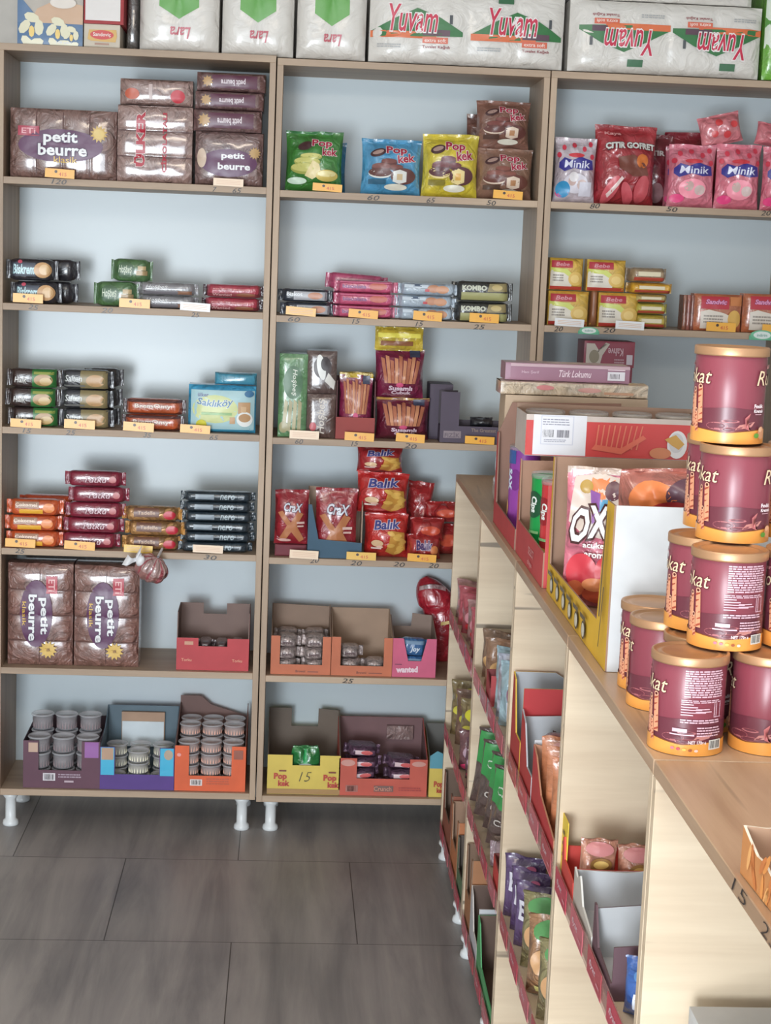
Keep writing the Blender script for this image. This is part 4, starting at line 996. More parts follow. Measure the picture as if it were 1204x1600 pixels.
def balik(D):
    D.text('Balık', .0, .78, .62, .20, (70, 74, 140), (230, 216, 226), bold=.03, shear=.2, rot=4, fo=.035)
    rnd = random.Random(5)
    D.poly([(.10, .66), (.42, .60), (.46, .2), (.20, .06), (-.02, .16), (.06, .4)], (206, 150, 70))
    for k in range(9): D.ell(.1+rnd.uniform(0, .3), .15+.055*k, .10, .05, (226, 180, 92), 1, 10, rnd.uniform(-40, 40))
    D.ell(-.22, .36, .14, .08, (226, 190, 150)); D.rect(-.36, .22, -.12, .26, (240, 220, 210), 1); D.ell(-.16, .28, .08, .03, (244, 200, 180))
BR = (206, 50, 46)
x, w, h = spot(Z2[4], 571, 637, 806, .02)
bb = bag('cracker_bag', w*1.05, h, .10, BR, balik, seed=75, top_c=(190, 40, 44))
put(tag(bb, 'bright red fish cracker bag, foot of the leaning pile', 'cracker bag', 'fish cracker bags'), x, .02, Z2[4])
hb = h; x, w, h = spot(Z2[4]+hb, 558, 636, 742, .03)
b3 = bag('cracker_bag', w*1.05, h, .10, (196, 44, 44), balik, seed=76, crumple=1.6); put(tag(b3, 'bright red fish cracker bag, middle of the leaning pile', 'cracker bag', 'fish cracker bags'), x, .025, Z2[4]+hb+.001, 0, 2)
hb += h; x, w, h = spot(Z2[4]+hb, 560, 629, 696, .03)
h = min(h, Z2[3]-.024-(Z2[4]+hb))
b3 = bag('cracker_bag', w*1.05, h-.004, .09, (180, 44, 50), balik, seed=77, crumple=1.4); put(tag(b3, 'bright red fish cracker bag, top of the leaning pile under the shelf', 'cracker bag', 'fish cracker bags'), x, .035, Z2[4]+hb+.003)
x, w, h = spot(Z2[4], 634, 668, 760, .12)
put(tag(bag('cracker_bag', w*1.2, h, .08, (176, 48, 52), None, seed=78, crumple=2), 'plain red bag back leaning behind the fish cracker pile', 'cracker bag'), x, .14, Z2[4]+.005, 0, 4)
for k, (a, b, t_, zl, Y) in enumerate(((636, 690, 838, 0, .02), (640, 694, 812, .052, .04), (668, 722, 822, 0, .11), (664, 722, 787, .105, .09))):
    x, w, h = spot(Z2[4]+zl, a, b, t_, Y)
    o = bag('cracker_bag', w, max(.045, h), .07, (176, 46, 48), (lambda D: (D.text('Balık', .0, .6, .5, .4, (80, 60, 110), (220, 190, 200), bold=.04), D.ell(.3, .4, .12, .2, (214, 130, 80)))) if k == 0 else (lambda D: D.ell(.1, .5, .3, .2, (206, 84, 60))), seed=80+k, crumple=1.8)
    put(tag(o, ['small red cracker bag lying at the front beside the low oak shelving', 'small red bag lying on the front one', 'small red bag pushed to the back right', 'small red bag topmost of the right heap'][k], 'cracker bag'), x, Y, Z2[4]+zl+.001, [2, -4, 6, -3][k])
price_tag(452, 497, 860, 873, WTAG, 'cream price tag under the left red cracker bag', False)
price_tag(541, 587, 863, 875, (236, 190, 90), 'yellow price tag under the petrol blue carton'); price_tag(636, 681, 866, 878, YEL, 'yellow price tag under the small red bags')

# ---------------- middle unit, fifth shelf
ORC = (206, 118, 84)
x, w, h = spot(Z2[5], 417, 513, 994, .02)
fr = [(0, 1), (.15, 1), (.15, .26), (.86, .26), (.86, 1), (1, 1)]
put(tag(tray('display_carton', w, h, .20, ORC, (150, 124, 106), fr, back=[(0, 1.5), (1, 1.45)], sides=[(0, 1), (1, 1.5)], deco=lambda D: (D.text('Browni', .0, .09, .16, .06, (110, 60, 50)), D.rect(.12, .07, .3, .09, (130, 70, 56), 1))), 'orange display carton packed with silver-brown cake packs', 'carton'), x, .02, Z2[5])
fb = None
for i in range(2):
    for j in range(3):
        for r_ in range(2):
            o = flow_pack('cake_pack', w*.47, .036, .085, (206, 188, 184), kind='metalfoil', deco=lambda D: (D.text('browni', 0, .5, .5, .3, (90, 60, 66)),), seed=90) if fb is None else clone(fb); fb = fb or o
            put(tag(o, 'silver brown cake pack in the orange carton, {} column, {} layer, {}'.format(['left', 'right'][i], ORD[3][j], ['in front', 'at the back'][r_]), 'cake pack', 'cake packs in the orange carton'), x+(-.5+i)*w*.46, .030+r_*.085, Z2[5]+.006+.037*j, random.uniform(-4, 4), random.uniform(-4, 4))
x, w, h = spot(Z2[5], 516, 611, 996, .02); x += .003
put(tag(tray('display_carton', w, h, .20, ORC, (168, 140, 118), fr, back=[(0, 1.42), (1, 1.42)], sides=[(0, 1), (1, 1.42)], deco=lambda D: (D.text('Browni', .0, .09, .16, .06, (110, 60, 50)), D.rect(.12, .07, .34, .09, (130, 70, 56), 1))), 'nearly empty orange display carton, plain cardboard inside', 'carton'), x, .02, Z2[5])
for k, (dx, Y, zz) in enumerate(((-.035, .04, .004), (-.035, .045, .044), (.042, .04, .004))):
    o = clone(fb); put(tag(o, ['cake pack lying lowest at the left of the nearly empty carton', 'cake pack lying on another in the nearly empty carton', 'single cake pack at the right of the nearly empty carton'][k], 'cake pack', None), x+dx, Y, Z2[5]+.004+zz, random.uniform(-5, 5)); 
    if 'group' in o: del o['group']
x, w, h = spot(Z2[5], 613, 681, 998, .02)
put(tag(tray('display_carton', w, h, .18, (216, 100, 134), (146, 124, 112), [(0, 1), (.24, 1), (.36, .42), (.66, .42), (.78, 1), (1, 1)], back=[(0, 1.0), (.5, 1.0), (.52, 1.35), (1, 1.3)], sides=[(0, 1), (1, 1.3)],
    deco=lambda D: (D.text('wanted', -.16, .20, .50, .16, (240, 214, 224), bold=.05, rot=2), D.rect(-.44, .32, -.28, .34, (120, 50, 80), 1))), 'pink display carton with a wedge-shaped front cut-out', 'carton'), x, .02, Z2[5])
for k in range(2):
    o = flow_pack('chocolate_pack', .095, .055, .05, (70, 120, 176), deco=lambda D: (D.text('Joy', .05, .4, .40, .4, (214, 226, 240), bold=.04, shear=.2), D.rect(-.4, .7, .4, .9, (120, 150, 180))), seed=95, fin=.008)
    put(tag(o, ['blue pack lying lower in the pink carton', 'blue pack visible in the cut-out of the pink carton'][k], 'chocolates', None), x-.003, .032, Z2[5]+.006+.057*k, 2, 3)
x, w, h = spot(Z2[5], 646, 712, 915, .10)
# big red foil balloon pouch
mb = MB()
def pouch(u, v):
    th = 2*math.pi*u; z = h*v
    rw = (.050*math.sin(math.pi*min(1, v*1.05+.02))**.5+.012) if v < .62 else .062*math.sin(math.pi*((v-.62)/.38*.5+.5))**.55+.004
    cx = .045 if v < .55 else .045-.06*(v-.55)/.45
    return (cx+rw*1.05*math.cos(th), .045+rw*.62*math.sin(th)*(1+.1*vn(u*9, v*8, 3)), z)
mb.grid(pouch, 28, 26, mat('foil', (184, 40, 56)))
pr = mb.build('red_pouch')
D = Deco(pr and MB(), lambda a, b, e: (a, b, e), 1, 1)
q = MB(); q.grid(lambda u, v: (.045-.012+.06*u, .006-.002-.006*math.sin(3.1*u), h*(.45+.04*v+.06*u)), 8, 2, mat('print', (222, 190, 110))); q.build('gold_lettering_band', pr)
q = MB(); q.grid(lambda u, v: (-.04+.085*u, .016-.010*math.sin(3.1*u), h*(.90+.035*math.sin(3.1*u)-.05*v)), 10, 3, mat('wrap', (190, 150, 150))); q.build('clear_window', pr)
put(tag(pr, 'tall shiny red pouch leaning beside the pink carton', 'pouch'), x-.004, .205, Z2[5])

# ---------------- middle unit, bottom shelf
YC = (226, 200, 96)
x, w, h = spot(Z2[6], 412, 528, 1180, .02)
put(tag(tray('display_carton', w, h, .22, YC, (112, 98, 86), [(0, 1), (.34, 1), (.34, .74), (.72, .74), (.72, 1), (1, 1)], back=[(0, 1.72), (.32, 1.72), (.32, 1.25), (.70, 1.25), (.70, 1.72), (1, 1.68)], sides=[(0, 1), (1, 1.7)],
    deco=lambda D: (D.rect(-.5, .0, .5, .14, (168, 132, 84), 2), D.text('Pop', -.32, .44, .18, .20, (186, 70, 56), bold=.05), D.text('kek', -.27, .28, .16, .15, (186, 70, 56), bold=.05), D.rect(-.34, .58, -.24, .62, (130, 60, 50), 1),
        D.text('Pop', .36, .42, .18, .20, (186, 70, 56), bold=.05), D.text('kek', .41, .26, .16, .15, (186, 70, 56), bold=.05), D.rect(.34, .56, .44, .60, (130, 60, 50), 1), D.text('15', .02, .46, .17, .24, (66, 60, 50), bold=-.02, shear=.3))), 'yellow cake display carton with 15 written on its front', 'carton'), x, .02, Z2[6])
q = MB()
o = bag('sweet_bag', .075, .075, .03, (52, 132, 70), lambda D: (D.ell(0, .2, .3, .12, (190, 200, 190)), D.poly([(-.1, .3), (.1, .3), (.05, .9), (-.05, .9)], (30, 160, 84))), seed=97, crumple=2.4, narrow=-.2); put(tag(o, 'green sweet bag lying in the yellow carton marked 15', 'sweet bag'), x+.004, .035, Z2[6]+h*.58)
o = soft_box('wafer_pack', w*.86, h*.52, .15, (70, 60, 58), r=.01, kind='foil', puff=.01); put(tag(o, 'dark packs filling the floor of the yellow carton', 'wafers'), x, .035, Z2[6]+.004)
x, w, h = spot(Z2[6], 529, 667, 1186, .02)
RC = (206, 96, 80)
put(tag(tray('display_carton', w, h, .22, RC, (124, 90, 92), [(0, 1), (.20, 1), (.20, .46), (.80, .46), (.80, 1), (1, 1)], back=[(0, 1.62), (1, 1.62)], sides=[(0, 1), (1, 1.62)], rim=(190, 90, 84),
    deco=lambda D: (D.ell(-.40, .88, .08, .09, (206, 150, 140)), D.ell(.40, .88, .08, .07, (206, 150, 140)), D.rect(-.42, .10, -.28, .28, (170, 110, 100), 1), D.bars(-.40, .12, -.30, .26, (110, 70, 70), 7), D.rect(-.10, .12, .12, .28, (126, 96, 90), 1), D.text('Crunch', .0, .20, .20, .12, (206, 140, 120)), D.scribble(.18, .14, .44, .26, 2, (176, 74, 70)))), 'salmon red display carton with purple chocolate bars heaped inside', 'carton'), x, .02, Z2[6])
pb = None
for i in range(2):
    for k in range(4 if i == 0 else 3):
        o = flow_pack('chocolate_pack', w*.42, .034, .10, (120, 88, 112), deco=lambda D: (D.rect(-.3, .3, .2, .7, (226, 200, 206)), D.ell(.1, .5, .2, .2, (214, 100, 100))), kind='metalfoil', seed=98) if pb is None else clone(pb); pb = pb or o
        put(tag(o, 'purple chocolate bar in the salmon red carton, {} heap, {}'.format(['left', 'right'][i], ORD[4][k]), 'chocolates', 'bars in the salmon red carton'), x+(-.5+i)*w*.45, .034+.004*k, Z2[6]+.006+.036*k, random.uniform(-8, 8), random.uniform(-6, 6))
q = MB(); q.box(.02, w*.38, .198, .21, h*1.05, h*1.42, mat('wrap', (160, 130, 126))); q.build('inner_window', [o_ for o_ in COL.objects if o_.get('label', '').startswith('salmon red')][0])
x = onY(669, 1220, .02).x; h_ = spot(Z2[6], 669, 690, 1192, .02)[2]; w = .19
put(tag(tray('display_carton', w, h_, .22, YC, (110, 108, 104), [(0, 1), (1, 1)], back=[(0, 1.6), (1, 1.6)], sides=[(0, 1), (1, 1.6)],
    deco=lambda D: (D.rect(-.5, .84, .5, 1.0, (92, 156, 174)), D.poly([(-.5, 1.0), (-.5, 1.2), (-.38, 1.35), (-.2, 1.2), (-.2, 1.0)], (92, 156, 174)), D.text('Pop', -.34, .36, .16, .22, (186, 70, 56), bold=.05), D.text('kek', -.30, .20, .14, .15, (186, 70, 56), bold=.05))), 'yellow and blue cake display carton half hidden by the low oak shelving', 'carton'), x+w/2+.002, .02, Z2[6])

# ---------------- right unit
def minik(body, label=(60, 56, 140)):
    def f(D):
        for k, (u, v) in enumerate(((-.3, .86), (-.05, .90), (.2, .84), (.36, .92), (-.42, .74), (.40, .72))): D.ell(u, v, .055, .045, (206, 60, 80), 2, 8)
        D.poly([(-.42, .62), (-.30, .70), (-.1, .66), (.1, .72), (.40, .66), (.44, .52), (.2, .50), (-.05, .54), (-.30, .48), (-.42, .54)], label, 3)
        D.text('Minik', .02, .60, .64, .12, (226, 226, 244), bold=.015, shear=.1); D.ell(.0, .74, .2, .035, (206, 60, 70))
        D.ell(.0, .30, .30, .16, tuple(min(255, v+26) for v in body)); D.ell(-.08, .34, .10, .08, (206, 176, 170)); D.ell(.16, .28, .12, .08, (214, 190, 186)); D.ell(-.32, .14, .16, .07, (230, 70, 130))
    return f
ZZ = Z2
x, w, h = spot(ZZ[1], 868, 930, 216, .02)
put(tag(bag('sweet_bag', w*1.06, h, .07, (210, 196, 204), lambda D: (minik((196, 190, 200))(D), D.ell(-.30, .20, .18, .13, (60, 150, 200)), D.ell(-.05, .40, .12, .08, (236, 230, 232)), D.rect(.10, .10, .40, .32, (226, 224, 236), 2)), seed=101, crumple=1.5), 'white and red spotted sweet bag at the left end of the right unit', 'sweet bag'), x, .02, ZZ[1], -2)
put(tag(bag('sweet_bag', w*1.05, h*1.02, .06, (186, 168, 178), None, seed=102), 'second white sweet bag behind the spotted one', 'sweet bag'), x+.012, .11, ZZ[1], 2)
x, w, h = spot(ZZ[1], 934, 1028, 196, .02)
CR = (172, 48, 58)
def citir(D):
    D.text('Kaya', -.24, .90, .28, .05, (226, 160, 160), bold=.03); D.text('ÇITIR GOFRET', .05, .75, .84, .10, (214, 212, 206), (70, 40, 44), bold=.05, arc=.2, fo=.05)
    D.poly([(-.16, .60), (.1, .64), (.3, .52), (.36, .38), (.10, .36), (-.14, .46)], (116, 62, 50)); D.ell(.24, .56, .10, .09, (206, 112, 50))
    D.ell(-.26, .18, .10, .20, (214, 96, 106), rot=-25); D.ell(.02, .14, .09, .16, (206, 90, 100), rot=20); D.ell(.26, .2, .12, .18, (196, 84, 92), rot=-10); D.poly([(-.34, .12), (-.1, .36), (-.06, .33), (-.30, .08)], (240, 214, 210), 2)
put(tag(bag('wafer_bag', w*1.05, h, .11, CR, citir, seed=103, crumple=1.6, bulge_low=.6), 'large red crunchy wafer bag with white capitals across it', 'wafer bag'), x, .02, ZZ[1], 2)
x, w, h = spot(ZZ[1], 985, 1052, 208, .10)
put(tag(bag('wafer_bag', w*1.1, h, .09, (122, 46, 56), lambda D: (D.text('ÇITIR', .1, .74, .5, .09, (190, 180, 176), bold=.04), D.ell(.2, .2, .16, .14, (150, 110, 114))), seed=104, crumple=1.8), 'dark red wafer bag leaning behind the large one', 'wafer bag'), x, .145, ZZ[1], -4)
x, w, h = spot(ZZ[1], 1040, 1130, 208, .2)
put(tag(bag('wafer_bag', w, h, .06, (160, 44, 60), None, seed=105), 'plain red bag back standing behind the pink bags', 'wafer bag'), x, .22, ZZ[1])
PK = (224, 128, 146)
x, w, h = spot(ZZ[1], 1040, 1062, 228, .09)
put(tag(bag('sweet_bag', .09, h, .06, (206, 112, 130), minik(PK), seed=106, crumple=1.6), 'pink sweet bag half hidden, tilted behind the front pink bag', 'sweet bag'), x+.024, .105, ZZ[1], -8)
x, w, h = spot(ZZ[1], 1048, 1117, 226, .02)
put(tag(bag('sweet_bag', w*1.06, h, .075, PK, minik(PK), seed=107, crumple=1.6), 'pink sweet bag at the front, leftmost of the pink ones facing out', 'sweet bag'), x, .02, ZZ[1], -3)
x, w, h = spot(ZZ[1], 1123, 1190, 226, .02)
put(tag(bag('sweet_bag', w*1.06, h, .075, (226, 124, 142), minik(PK), seed=108, crumple=1.4), 'pink sweet bag facing out squarely, second of the pink row', 'sweet bag'), x, .02, ZZ[1], 1)
x0 = onY(1192, 290, .02).x
put(tag(bag('sweet_bag', .115, h*.98, .07, (222, 118, 138), minik(PK), seed=109), 'pink sweet bag cut by the right edge of the photo', 'sweet bag'), x0+.060, .02, ZZ[1], 1)
x, w, h2 = spot(ZZ[1]+h, 1100, 1166, 184, .04)
put(tag(bag('sweet_bag', w, h2+.01, .07, (222, 132, 140), lambda D: [D.ell(u, v, .09, .12, (206, 66, 70), 2, 8) for u, v in ((-.2, .4), (.1, .3), (.3, .6), (-.05, .75))], seed=110, crumple=2), 'pink strawberry sweet bag lying on top of the pink row', 'sweet bag'), x, .03, ZZ[1]+h+.001, 0, -14)
x0 = onY(1181, 205, .04).x
put(tag(bag('sweet_bag', .11, h2*.85, .07, (216, 122, 132), None, seed=111, crumple=2), 'pink sweet bag lying on the row at the right edge', 'sweet bag'), x0+.056, .03, ZZ[1]+h+.001, 0, 8)
# yellow biscuit bags on the second shelf
YB = (226, 182, 72)
def ybis(D):
    D.rect(-.48, .0, .48, .12, (196, 70, 62)); D.poly([(-.48, .12), (-.48, .62), (-.1, .58), (.2, .30), (.15, .12)], (226, 218, 204)); D.poly([(-.48, .58), (-.48, .70), (.0, .66), (.3, .36), (.2, .32), (-.1, .54)], (208, 214, 110))
    D.ell(.26, .36, .22, .22, (226, 188, 104)); D.ell(.24, .36, .13, .13, (238, 206, 132)); D.rect(-.46, .70, .16, .92, (178, 54, 66)); D.text('Bebe', -.14, .81, .40, .12, (214, 150, 160), shear=.2); D.scribble(-.42, .26, -.1, .5, 3, (150, 140, 130))
def ybag(px0, px1, pt, zbase, Y, lab, seed, ry=0, deco=ybis):
    x, w, h = spot(zbase, px0, px1, pt, Y)
    o = soft_box('biscuit_bag', w, h-.002, .07, YB, r=.010, kind='foil', puff=.012, deco=deco, seed=seed)
    put(tag(o, lab, 'biscuits', 'yellow biscuit bags'), x, Y, zbase, 0, ry); return h
h1 = ybag(854, 918, 454, Z2[2], .02, 'yellow biscuit bag lowest at the left corner of the right unit', 121)
ybag(854, 908, 402, Z2[2]+h1+.001, .025, 'yellow biscuit bag on top at the left corner of the right unit', 122)
ybag(922, 934, 444, Z2[2], .05, 'narrow dark edge of a biscuit bag between the two yellow piles', 123, 0, lambda D: D.rect(-.5, 0, .5, 1, (150, 100, 70)))
h1 = ybag(936, 998, 457, Z2[2], .02, 'yellow biscuit bag lowest in the second pile', 124)
ybag(918, 978, 405, Z2[2]+h1+.001, .025, 'yellow biscuit bag topping the second pile', 125)
zz = Z2[2]
for k, pt in enumerate((492, 474, 460, 442, 418)):
    x, w, h = spot(zz, 988+(4 if k < 3 else -2), 1048 if k == 3 else 1040, pt, .03)
    o = flow_pack('biscuit_bag', w+.02, h, .12, [(206, 184, 84), (210, 200, 90), (200, 180, 110), (230, 176, 60), (176, 150, 120)][k], deco=lambda D: (D.rect(-.4, .10, .48, .32, (192, 80, 66)), D.rect(-.3, .4, .3, .7, (222, 210, 180))), seed=126+k, fin=.006)
    put(tag(o, 'yellow and red biscuit bag lying flat in the third pile, {} one'.format(ORD[5][k]), 'biscuits', 'yellow biscuit bags'), x, .02, zz+.0005, random.uniform(-3, 3)); zz += h+.001
def snd(D):
    D.rect(-.36, .60, .22, .94, (190, 50, 66)); D.text('Sandviç', -.05, .78, .44, .16, (226, 150, 190), (90, 40, 110), bold=.04, shear=.2)
    D.poly([(-.36, .52), (-.2, .58), (.1, .50), (.30, .40), (.3, .06), (-.36, .06)], (226, 216, 204)); D.ell(.34, .34, .14, .24, (226, 180, 96)); D.scribble(-.3, .2, .1, .45, 3, (160, 150, 140), seed=4); D.rect(.24, .7, .49, .94, (206, 130, 80))
for k, (a, b, lab) in enumerate(((1084, 1159, 'orange cream biscuit bag right of the yellow piles'), (1163, 1236, 'orange cream biscuit bag cut off by the right picture edge'))):
    x, w, h = spot(Z2[2], a, b, 460, .02)
    put(tag(soft_box('biscuit_bag', w, h, .06, (196, 112, 74), r=.008, kind='foil', puff=.008, deco=snd, seed=131+k), lab, 'biscuits', 'orange cream biscuit bags'), x, .02, Z2[2])
x, w, h = spot(Z2[2], 1067, 1083, 460, .03)
for k in range(3):
    put(tag(soft_box('biscuit_bag', .011, h*.98, .06, [(150, 92, 70), (166, 96, 84), (140, 80, 66)][k], r=.004, kind='foil', nu=4, nv=12, seed=134+k), 'edge-on biscuit bag left of the orange ones, {} of three'.format(['leftmost', 'middle', 'rightmost'][k]), 'biscuits', 'orange cream biscuit bags'), x-.011+.012*k, .03, Z2[2])
price_tag(866, 912, 498, 510, PWHITE, 'white price tag under the left yellow pile', False); price_tag(961, 1006, 502, 515, PWHITE, 'white price tag under the second yellow pile', False)
price_tag(1103, 1149, 504, 518, YEL, 'yellow price tag under the orange cream biscuits'); price_tag(1190, 1236, 508, 522, YEL, 'yellow price tag cut by the right edge')
def oval(px0, px1, py, hh, lab):
    a, b = onY(px0, py, -.004), onY(px1, py, -.004); w = b.x-a.x; mb = MB()
    mb.box(-w/2, w/2, 0, .001, 0, hh*.45, mat('gloss', (96, 176, 140)))
    D = Deco(mb, lambda x, z, e: (x, -e, z), w, hh); D.ell(0, .5, .46, .5, (110, 190, 150), 2); D.ell(0, .5, .34, .38, (226, 236, 232), 2)
    D.text('indirim', 0, .5, .40, .3, (120, 170, 160))
    o = mb.build('shelf_sticker'); o.location = ((a.x+b.x)/2, -.004, a.z-hh/2); tag(o, lab, 'sticker')
oval(903, 936, 516, .022, 'small green and white oval sticker between the yellow piles'); oval(1170, 1210, 523, .030, 'larger green and white oval sticker near the right edge')
# third and fourth shelf, right unit: maroon boxes
MR = (128, 52, 70)
x, w, h = spot(Z2[3], 910, 984, 574, .03)
put(tag(soft_box('chocolate_box', w, h, .12, MR, r=.002, kind='gloss', deco=lambda D: (D.rect(.2, .2, .45, .5, (206, 190, 196)), D.text('sütlü', -.2, .8, .3, .1, (170, 110, 120)))), 'maroon chocolate box underneath another, behind the flat mauve box', 'box'), x, .03, Z2[3])
hb = h; x, w, h = spot(Z2[3]+hb, 912, 991, 534, .02)
put(tag(soft_box('chocolate_box', w, h, .12, (142, 60, 76), r=.002, kind='gloss', deco=lambda D: (D.poly([(-.46, .1), (-.46, .9), (-.3, .9), (-.2, .6), (-.08, .95), (.0, .9), (-.14, .45), (-.18, .08)], (190, 180, 170)), D.ell(-.3, .4, .1, .26, (140, 130, 110)), D.text('Kahve', .12, .6, .3, .3, (206, 170, 180), rot=180), D.rect(.34, .12, .46, .5, (200, 190, 200), 1), D.scribble(.1, .15, .3, .35, 2, (190, 150, 160)))), 'maroon chocolate box with a silver motif on top of its pair', 'box'), x, .02, Z2[3]+hb+.001)
for k, (a, b, t_) in enumerate(((1006, 1046, 658), (1048, 1096, 664))):
    x, w, h = spot(Z2[3], a, b, t_, .03)
    put(tag(soft_box('chocolate_box', w, max(.03, h), .12, (84, 40, 50), r=.004, kind='foil', seed=140+k), ['dark maroon pack seen over the chips carton, left one', 'dark maroon pack seen over the chips carton, right one'][k], 'box'), x, .03, Z2[3])

# ================================================================== on top of the low shelving
def gput(o, L, v, z, rz=0, ry=0, rx=0, aisle=False):
    o.location = G(L, v, z); o.rotation_euler = (math.radians(rx), math.radians(ry), GA+math.radians(rz-(90 if aisle else 0))); return o
ZG = GZ+.0008
TR, TH = .0485, .130
PLUM = (134, 64, 77)
def tin(info):
    root = empty('wafer_tin')
    mb = MB(); r = TR
    mb.lathe([(0, .001), (r*.97, .001), (r, .003), (r, TH-.014), (r*.98, TH-.012)], mat('gloss', PLUM), 64)
    hh = TH-.012
    def mp(x, z, e): return ((r+e)*math.sin(x/r), -(r+e)*math.cos(x/r), z)
    D = Deco(mb, mp, 2*math.pi*r, hh, 'gloss', e=.0005, fine=.03, step=.00006); D_e = D.e
    def cyl_patch(us, lo, hi, c):                                     # patch following the can between two curves
        D.e += D.step
        n = len(us)-1
        mb.add([mp(u*D.w, (lo(u) if k == 0 else hi(u))*hh, D.e) for k in (0, 1) for u in us], [(i, i+1, n+2+i, n+1+i) for i in range(n)], D.mt(c), True)
    U = [-.5+i/64 for i in range(65)]
    edge = lambda u: .12+.045*abs(math.sin(2*math.pi*(u+.02)*1.0))
    cyl_patch([-.24+.5*i/30 for i in range(31)], lambda u: .1, lambda u: .42-.10*abs(u)*2, (104, 50, 62))
    for uu, v, ru, rv in ((-.06, .20, .05, .045), (.02, .16, .07, .03), (.0, .26, .04, .02)):
        D.ell(uu, v, ru, rv, (168, 100, 104), 1, 18); D.ell(uu, v+.004, ru*.75, rv*.62, (104, 50, 62), 1, 18)
    D.poly([(.02, .16), (.10, .20), (.12, .26), (.04, .22)], (190, 128, 122), 1)
    cyl_patch(U, lambda u: .02, lambda u: edge(u)+.012, (120, 70, 40)); cyl_patch(U, lambda u: .0, edge, (232, 160, 78))
    for lc in ((-.246, .262) if not info else (-.246,)):
        D.text('Rulokat', lc, .76, .30, .17, (240, 216, 180), (100, 44, 50), bold=.0, shear=.25, fo=.03, rot=0)
        D.text('ülker', lc-.03, .89, .10, .05, (220, 150, 150), bold=.02)
        for k, (du, v0, v1, ww) in enumerate(((.035, .18, .52, .020), (.052, .16, .60, .022), (.092, .22, .64, .028), (.072, .12, .36, .020))):
            u0, u1 = lc+du+.01, lc+du
            D.poly([(u0-ww*.5, v0), (u0+ww*.5, v0), (u1+ww*.5, v1), (u1-ww*.5, v1)], (224, 158, 124), 1)
            n = 6
            for j in range(n):
                t = (j+.3)/n; vv = v0+(v1-v0)*t; u_ = u0+(u1-u0)*t
                D.e -= D.step; D.poly([(u_-ww*.5, vv-.02), (u_+ww*.5, vv+.012), (u_+ww*.5, vv+.04), (u_-ww*.5, vv+.008)], (168, 80, 60), 1)
            D.ell(u1, v1, ww*.5, .028, (232, 180, 150), 1, 12); D.ell(u1, v1, ww*.3, .016, (96, 40, 40), 1, 12)
    if info:
        P = (214, 176, 190)
        D.scribble(-.02, .66, .155, .97, 12, P, .62, 2); D.scribble(-.03, .37, .15, .42, 2, P, .6, 3)
        D.scribble(-.03, .60, .15, .64, 2, P, .6, 4)
        for k in range(5): D.rect(-.03, .46+.03*k, .02+.018*((k*7) % 4), .472+.03*k, P, 1)
        D.rect(.03, .50, .10, .512, P, 1); D.rect(.03, .53, .09, .54, P, 1)
        for u in (.112, .122, .142): D.rect(u, .44, u+.0035, .60, P, 1)
        D.rect(.112, .44, .15, .448, P, 1)
        D.scribble(.04, .22, .155, .34, 4, P, .5, 7); D.rect(-.06, .27, .0, .31, P, 1); D.rect(-.07, .235, .03, .25, P, 1)
        D.text('NET 170g e', .045, .155, .075, .05, (230, 210, 214), bold=.03)
        D.rect(.095, .075, .16, .185, (222, 220, 214), 1); D.bars(.10, .09, .155, .175, (60, 60, 56), 12)
        for k, c in enumerate(((206, 120, 140), (190, 70, 90), (232, 190, 90), (160, 90, 60), (240, 200, 190))): D.ell(-.055+.024*k, .085-.004*k, .008, .016, c, 1, 10)
    else:
        D.text('Fındık', .13, .44, .055, .045, (236, 222, 226), bold=.04); D.text('Kremalı', .13, .385, .055, .04, (236, 222, 226), bold=.04); D.rect(.11, .34, .15, .35, (190, 150, 160), 1)
        D.ell(.155, .13, .022, .075, (206, 148, 110), 1, 14); D.ell(.150, .17, .014, .03, (226, 176, 140), 1, 12); D.ell(.125, .10, .016, .03, (96, 150, 60), 1, 10)
        D.poly([(.06, .30), (.085, .36), (.07, .20), (.09, .16), (.065, .18)], (190, 110, 112), 1)
    mb.build('tin_body', root)
    q = MB(); R2 = r*1.055; g = mat('metal', (190, 148, 112))
    q.lathe([(r*.9, TH-.012), (R2*.995, TH-.012), (R2, TH-.010), (R2, TH-.002), (R2*.985, TH), (R2*.93, TH), (R2*.91, TH-.003), (R2*.80, TH-.003), (R2*.78, TH-.0022), (R2*.70, TH-.0022), (R2*.68, TH-.003), (0, TH-.003)], g, 64)
    q.build('lid', root)
    return root
ti = tin(True); tp = tin(False); used = set()
def place_tin(info, x, yfront, lev, rz, label):
    src = ti if info else tp
    o = clone(src) if src in used else src; used.add(src)
    o.location = (x, yfront+TR, ZG+lev*(TH+.0008)); o.rotation_euler = (0, 0, math.radians(rz-12))
    tag(o, label, 'wafer tin', 'wafer roll tins')
place_tin(True, 1.3790, -2.944, 0, 0, 'front wafer tin on the bare wood corner, small print facing the camera')
place_tin(False, 1.4900, -2.936, 0, -30, 'bottom row wafer tin cut by the right edge, beside the front tin')
place_tin(False, 1.4190, -2.838, 0, 0, 'bottom row wafer tin just behind the front tin, only its lid showing')
place_tin(False, 1.3930, -2.733, 0, -25, 'bottom row wafer tin third from the front, half covered')
place_tin(False, 1.4010, -2.628, 0, 5, 'farthest bottom row wafer tin, beside the white carton side')
place_tin(False, 1.5260, -2.83, 0, 10, 'hidden bottom row wafer tin behind the one at the right edge')
place_tin(False, 1.5000, -2.72, 0, 10, 'hidden bottom row wafer tin at the back right of the pyramid')
place_tin(True, 1.4340, -2.900, 1, 4, 'second level wafer tin with small print and bar code, over the front tin')
place_tin(False, 1.4270, -2.792, 1, 4, 'second level wafer tin behind the one with small print')
place_tin(False, 1.5380, -2.890, 1, 20, 'second level wafer tin almost outside the right picture edge')
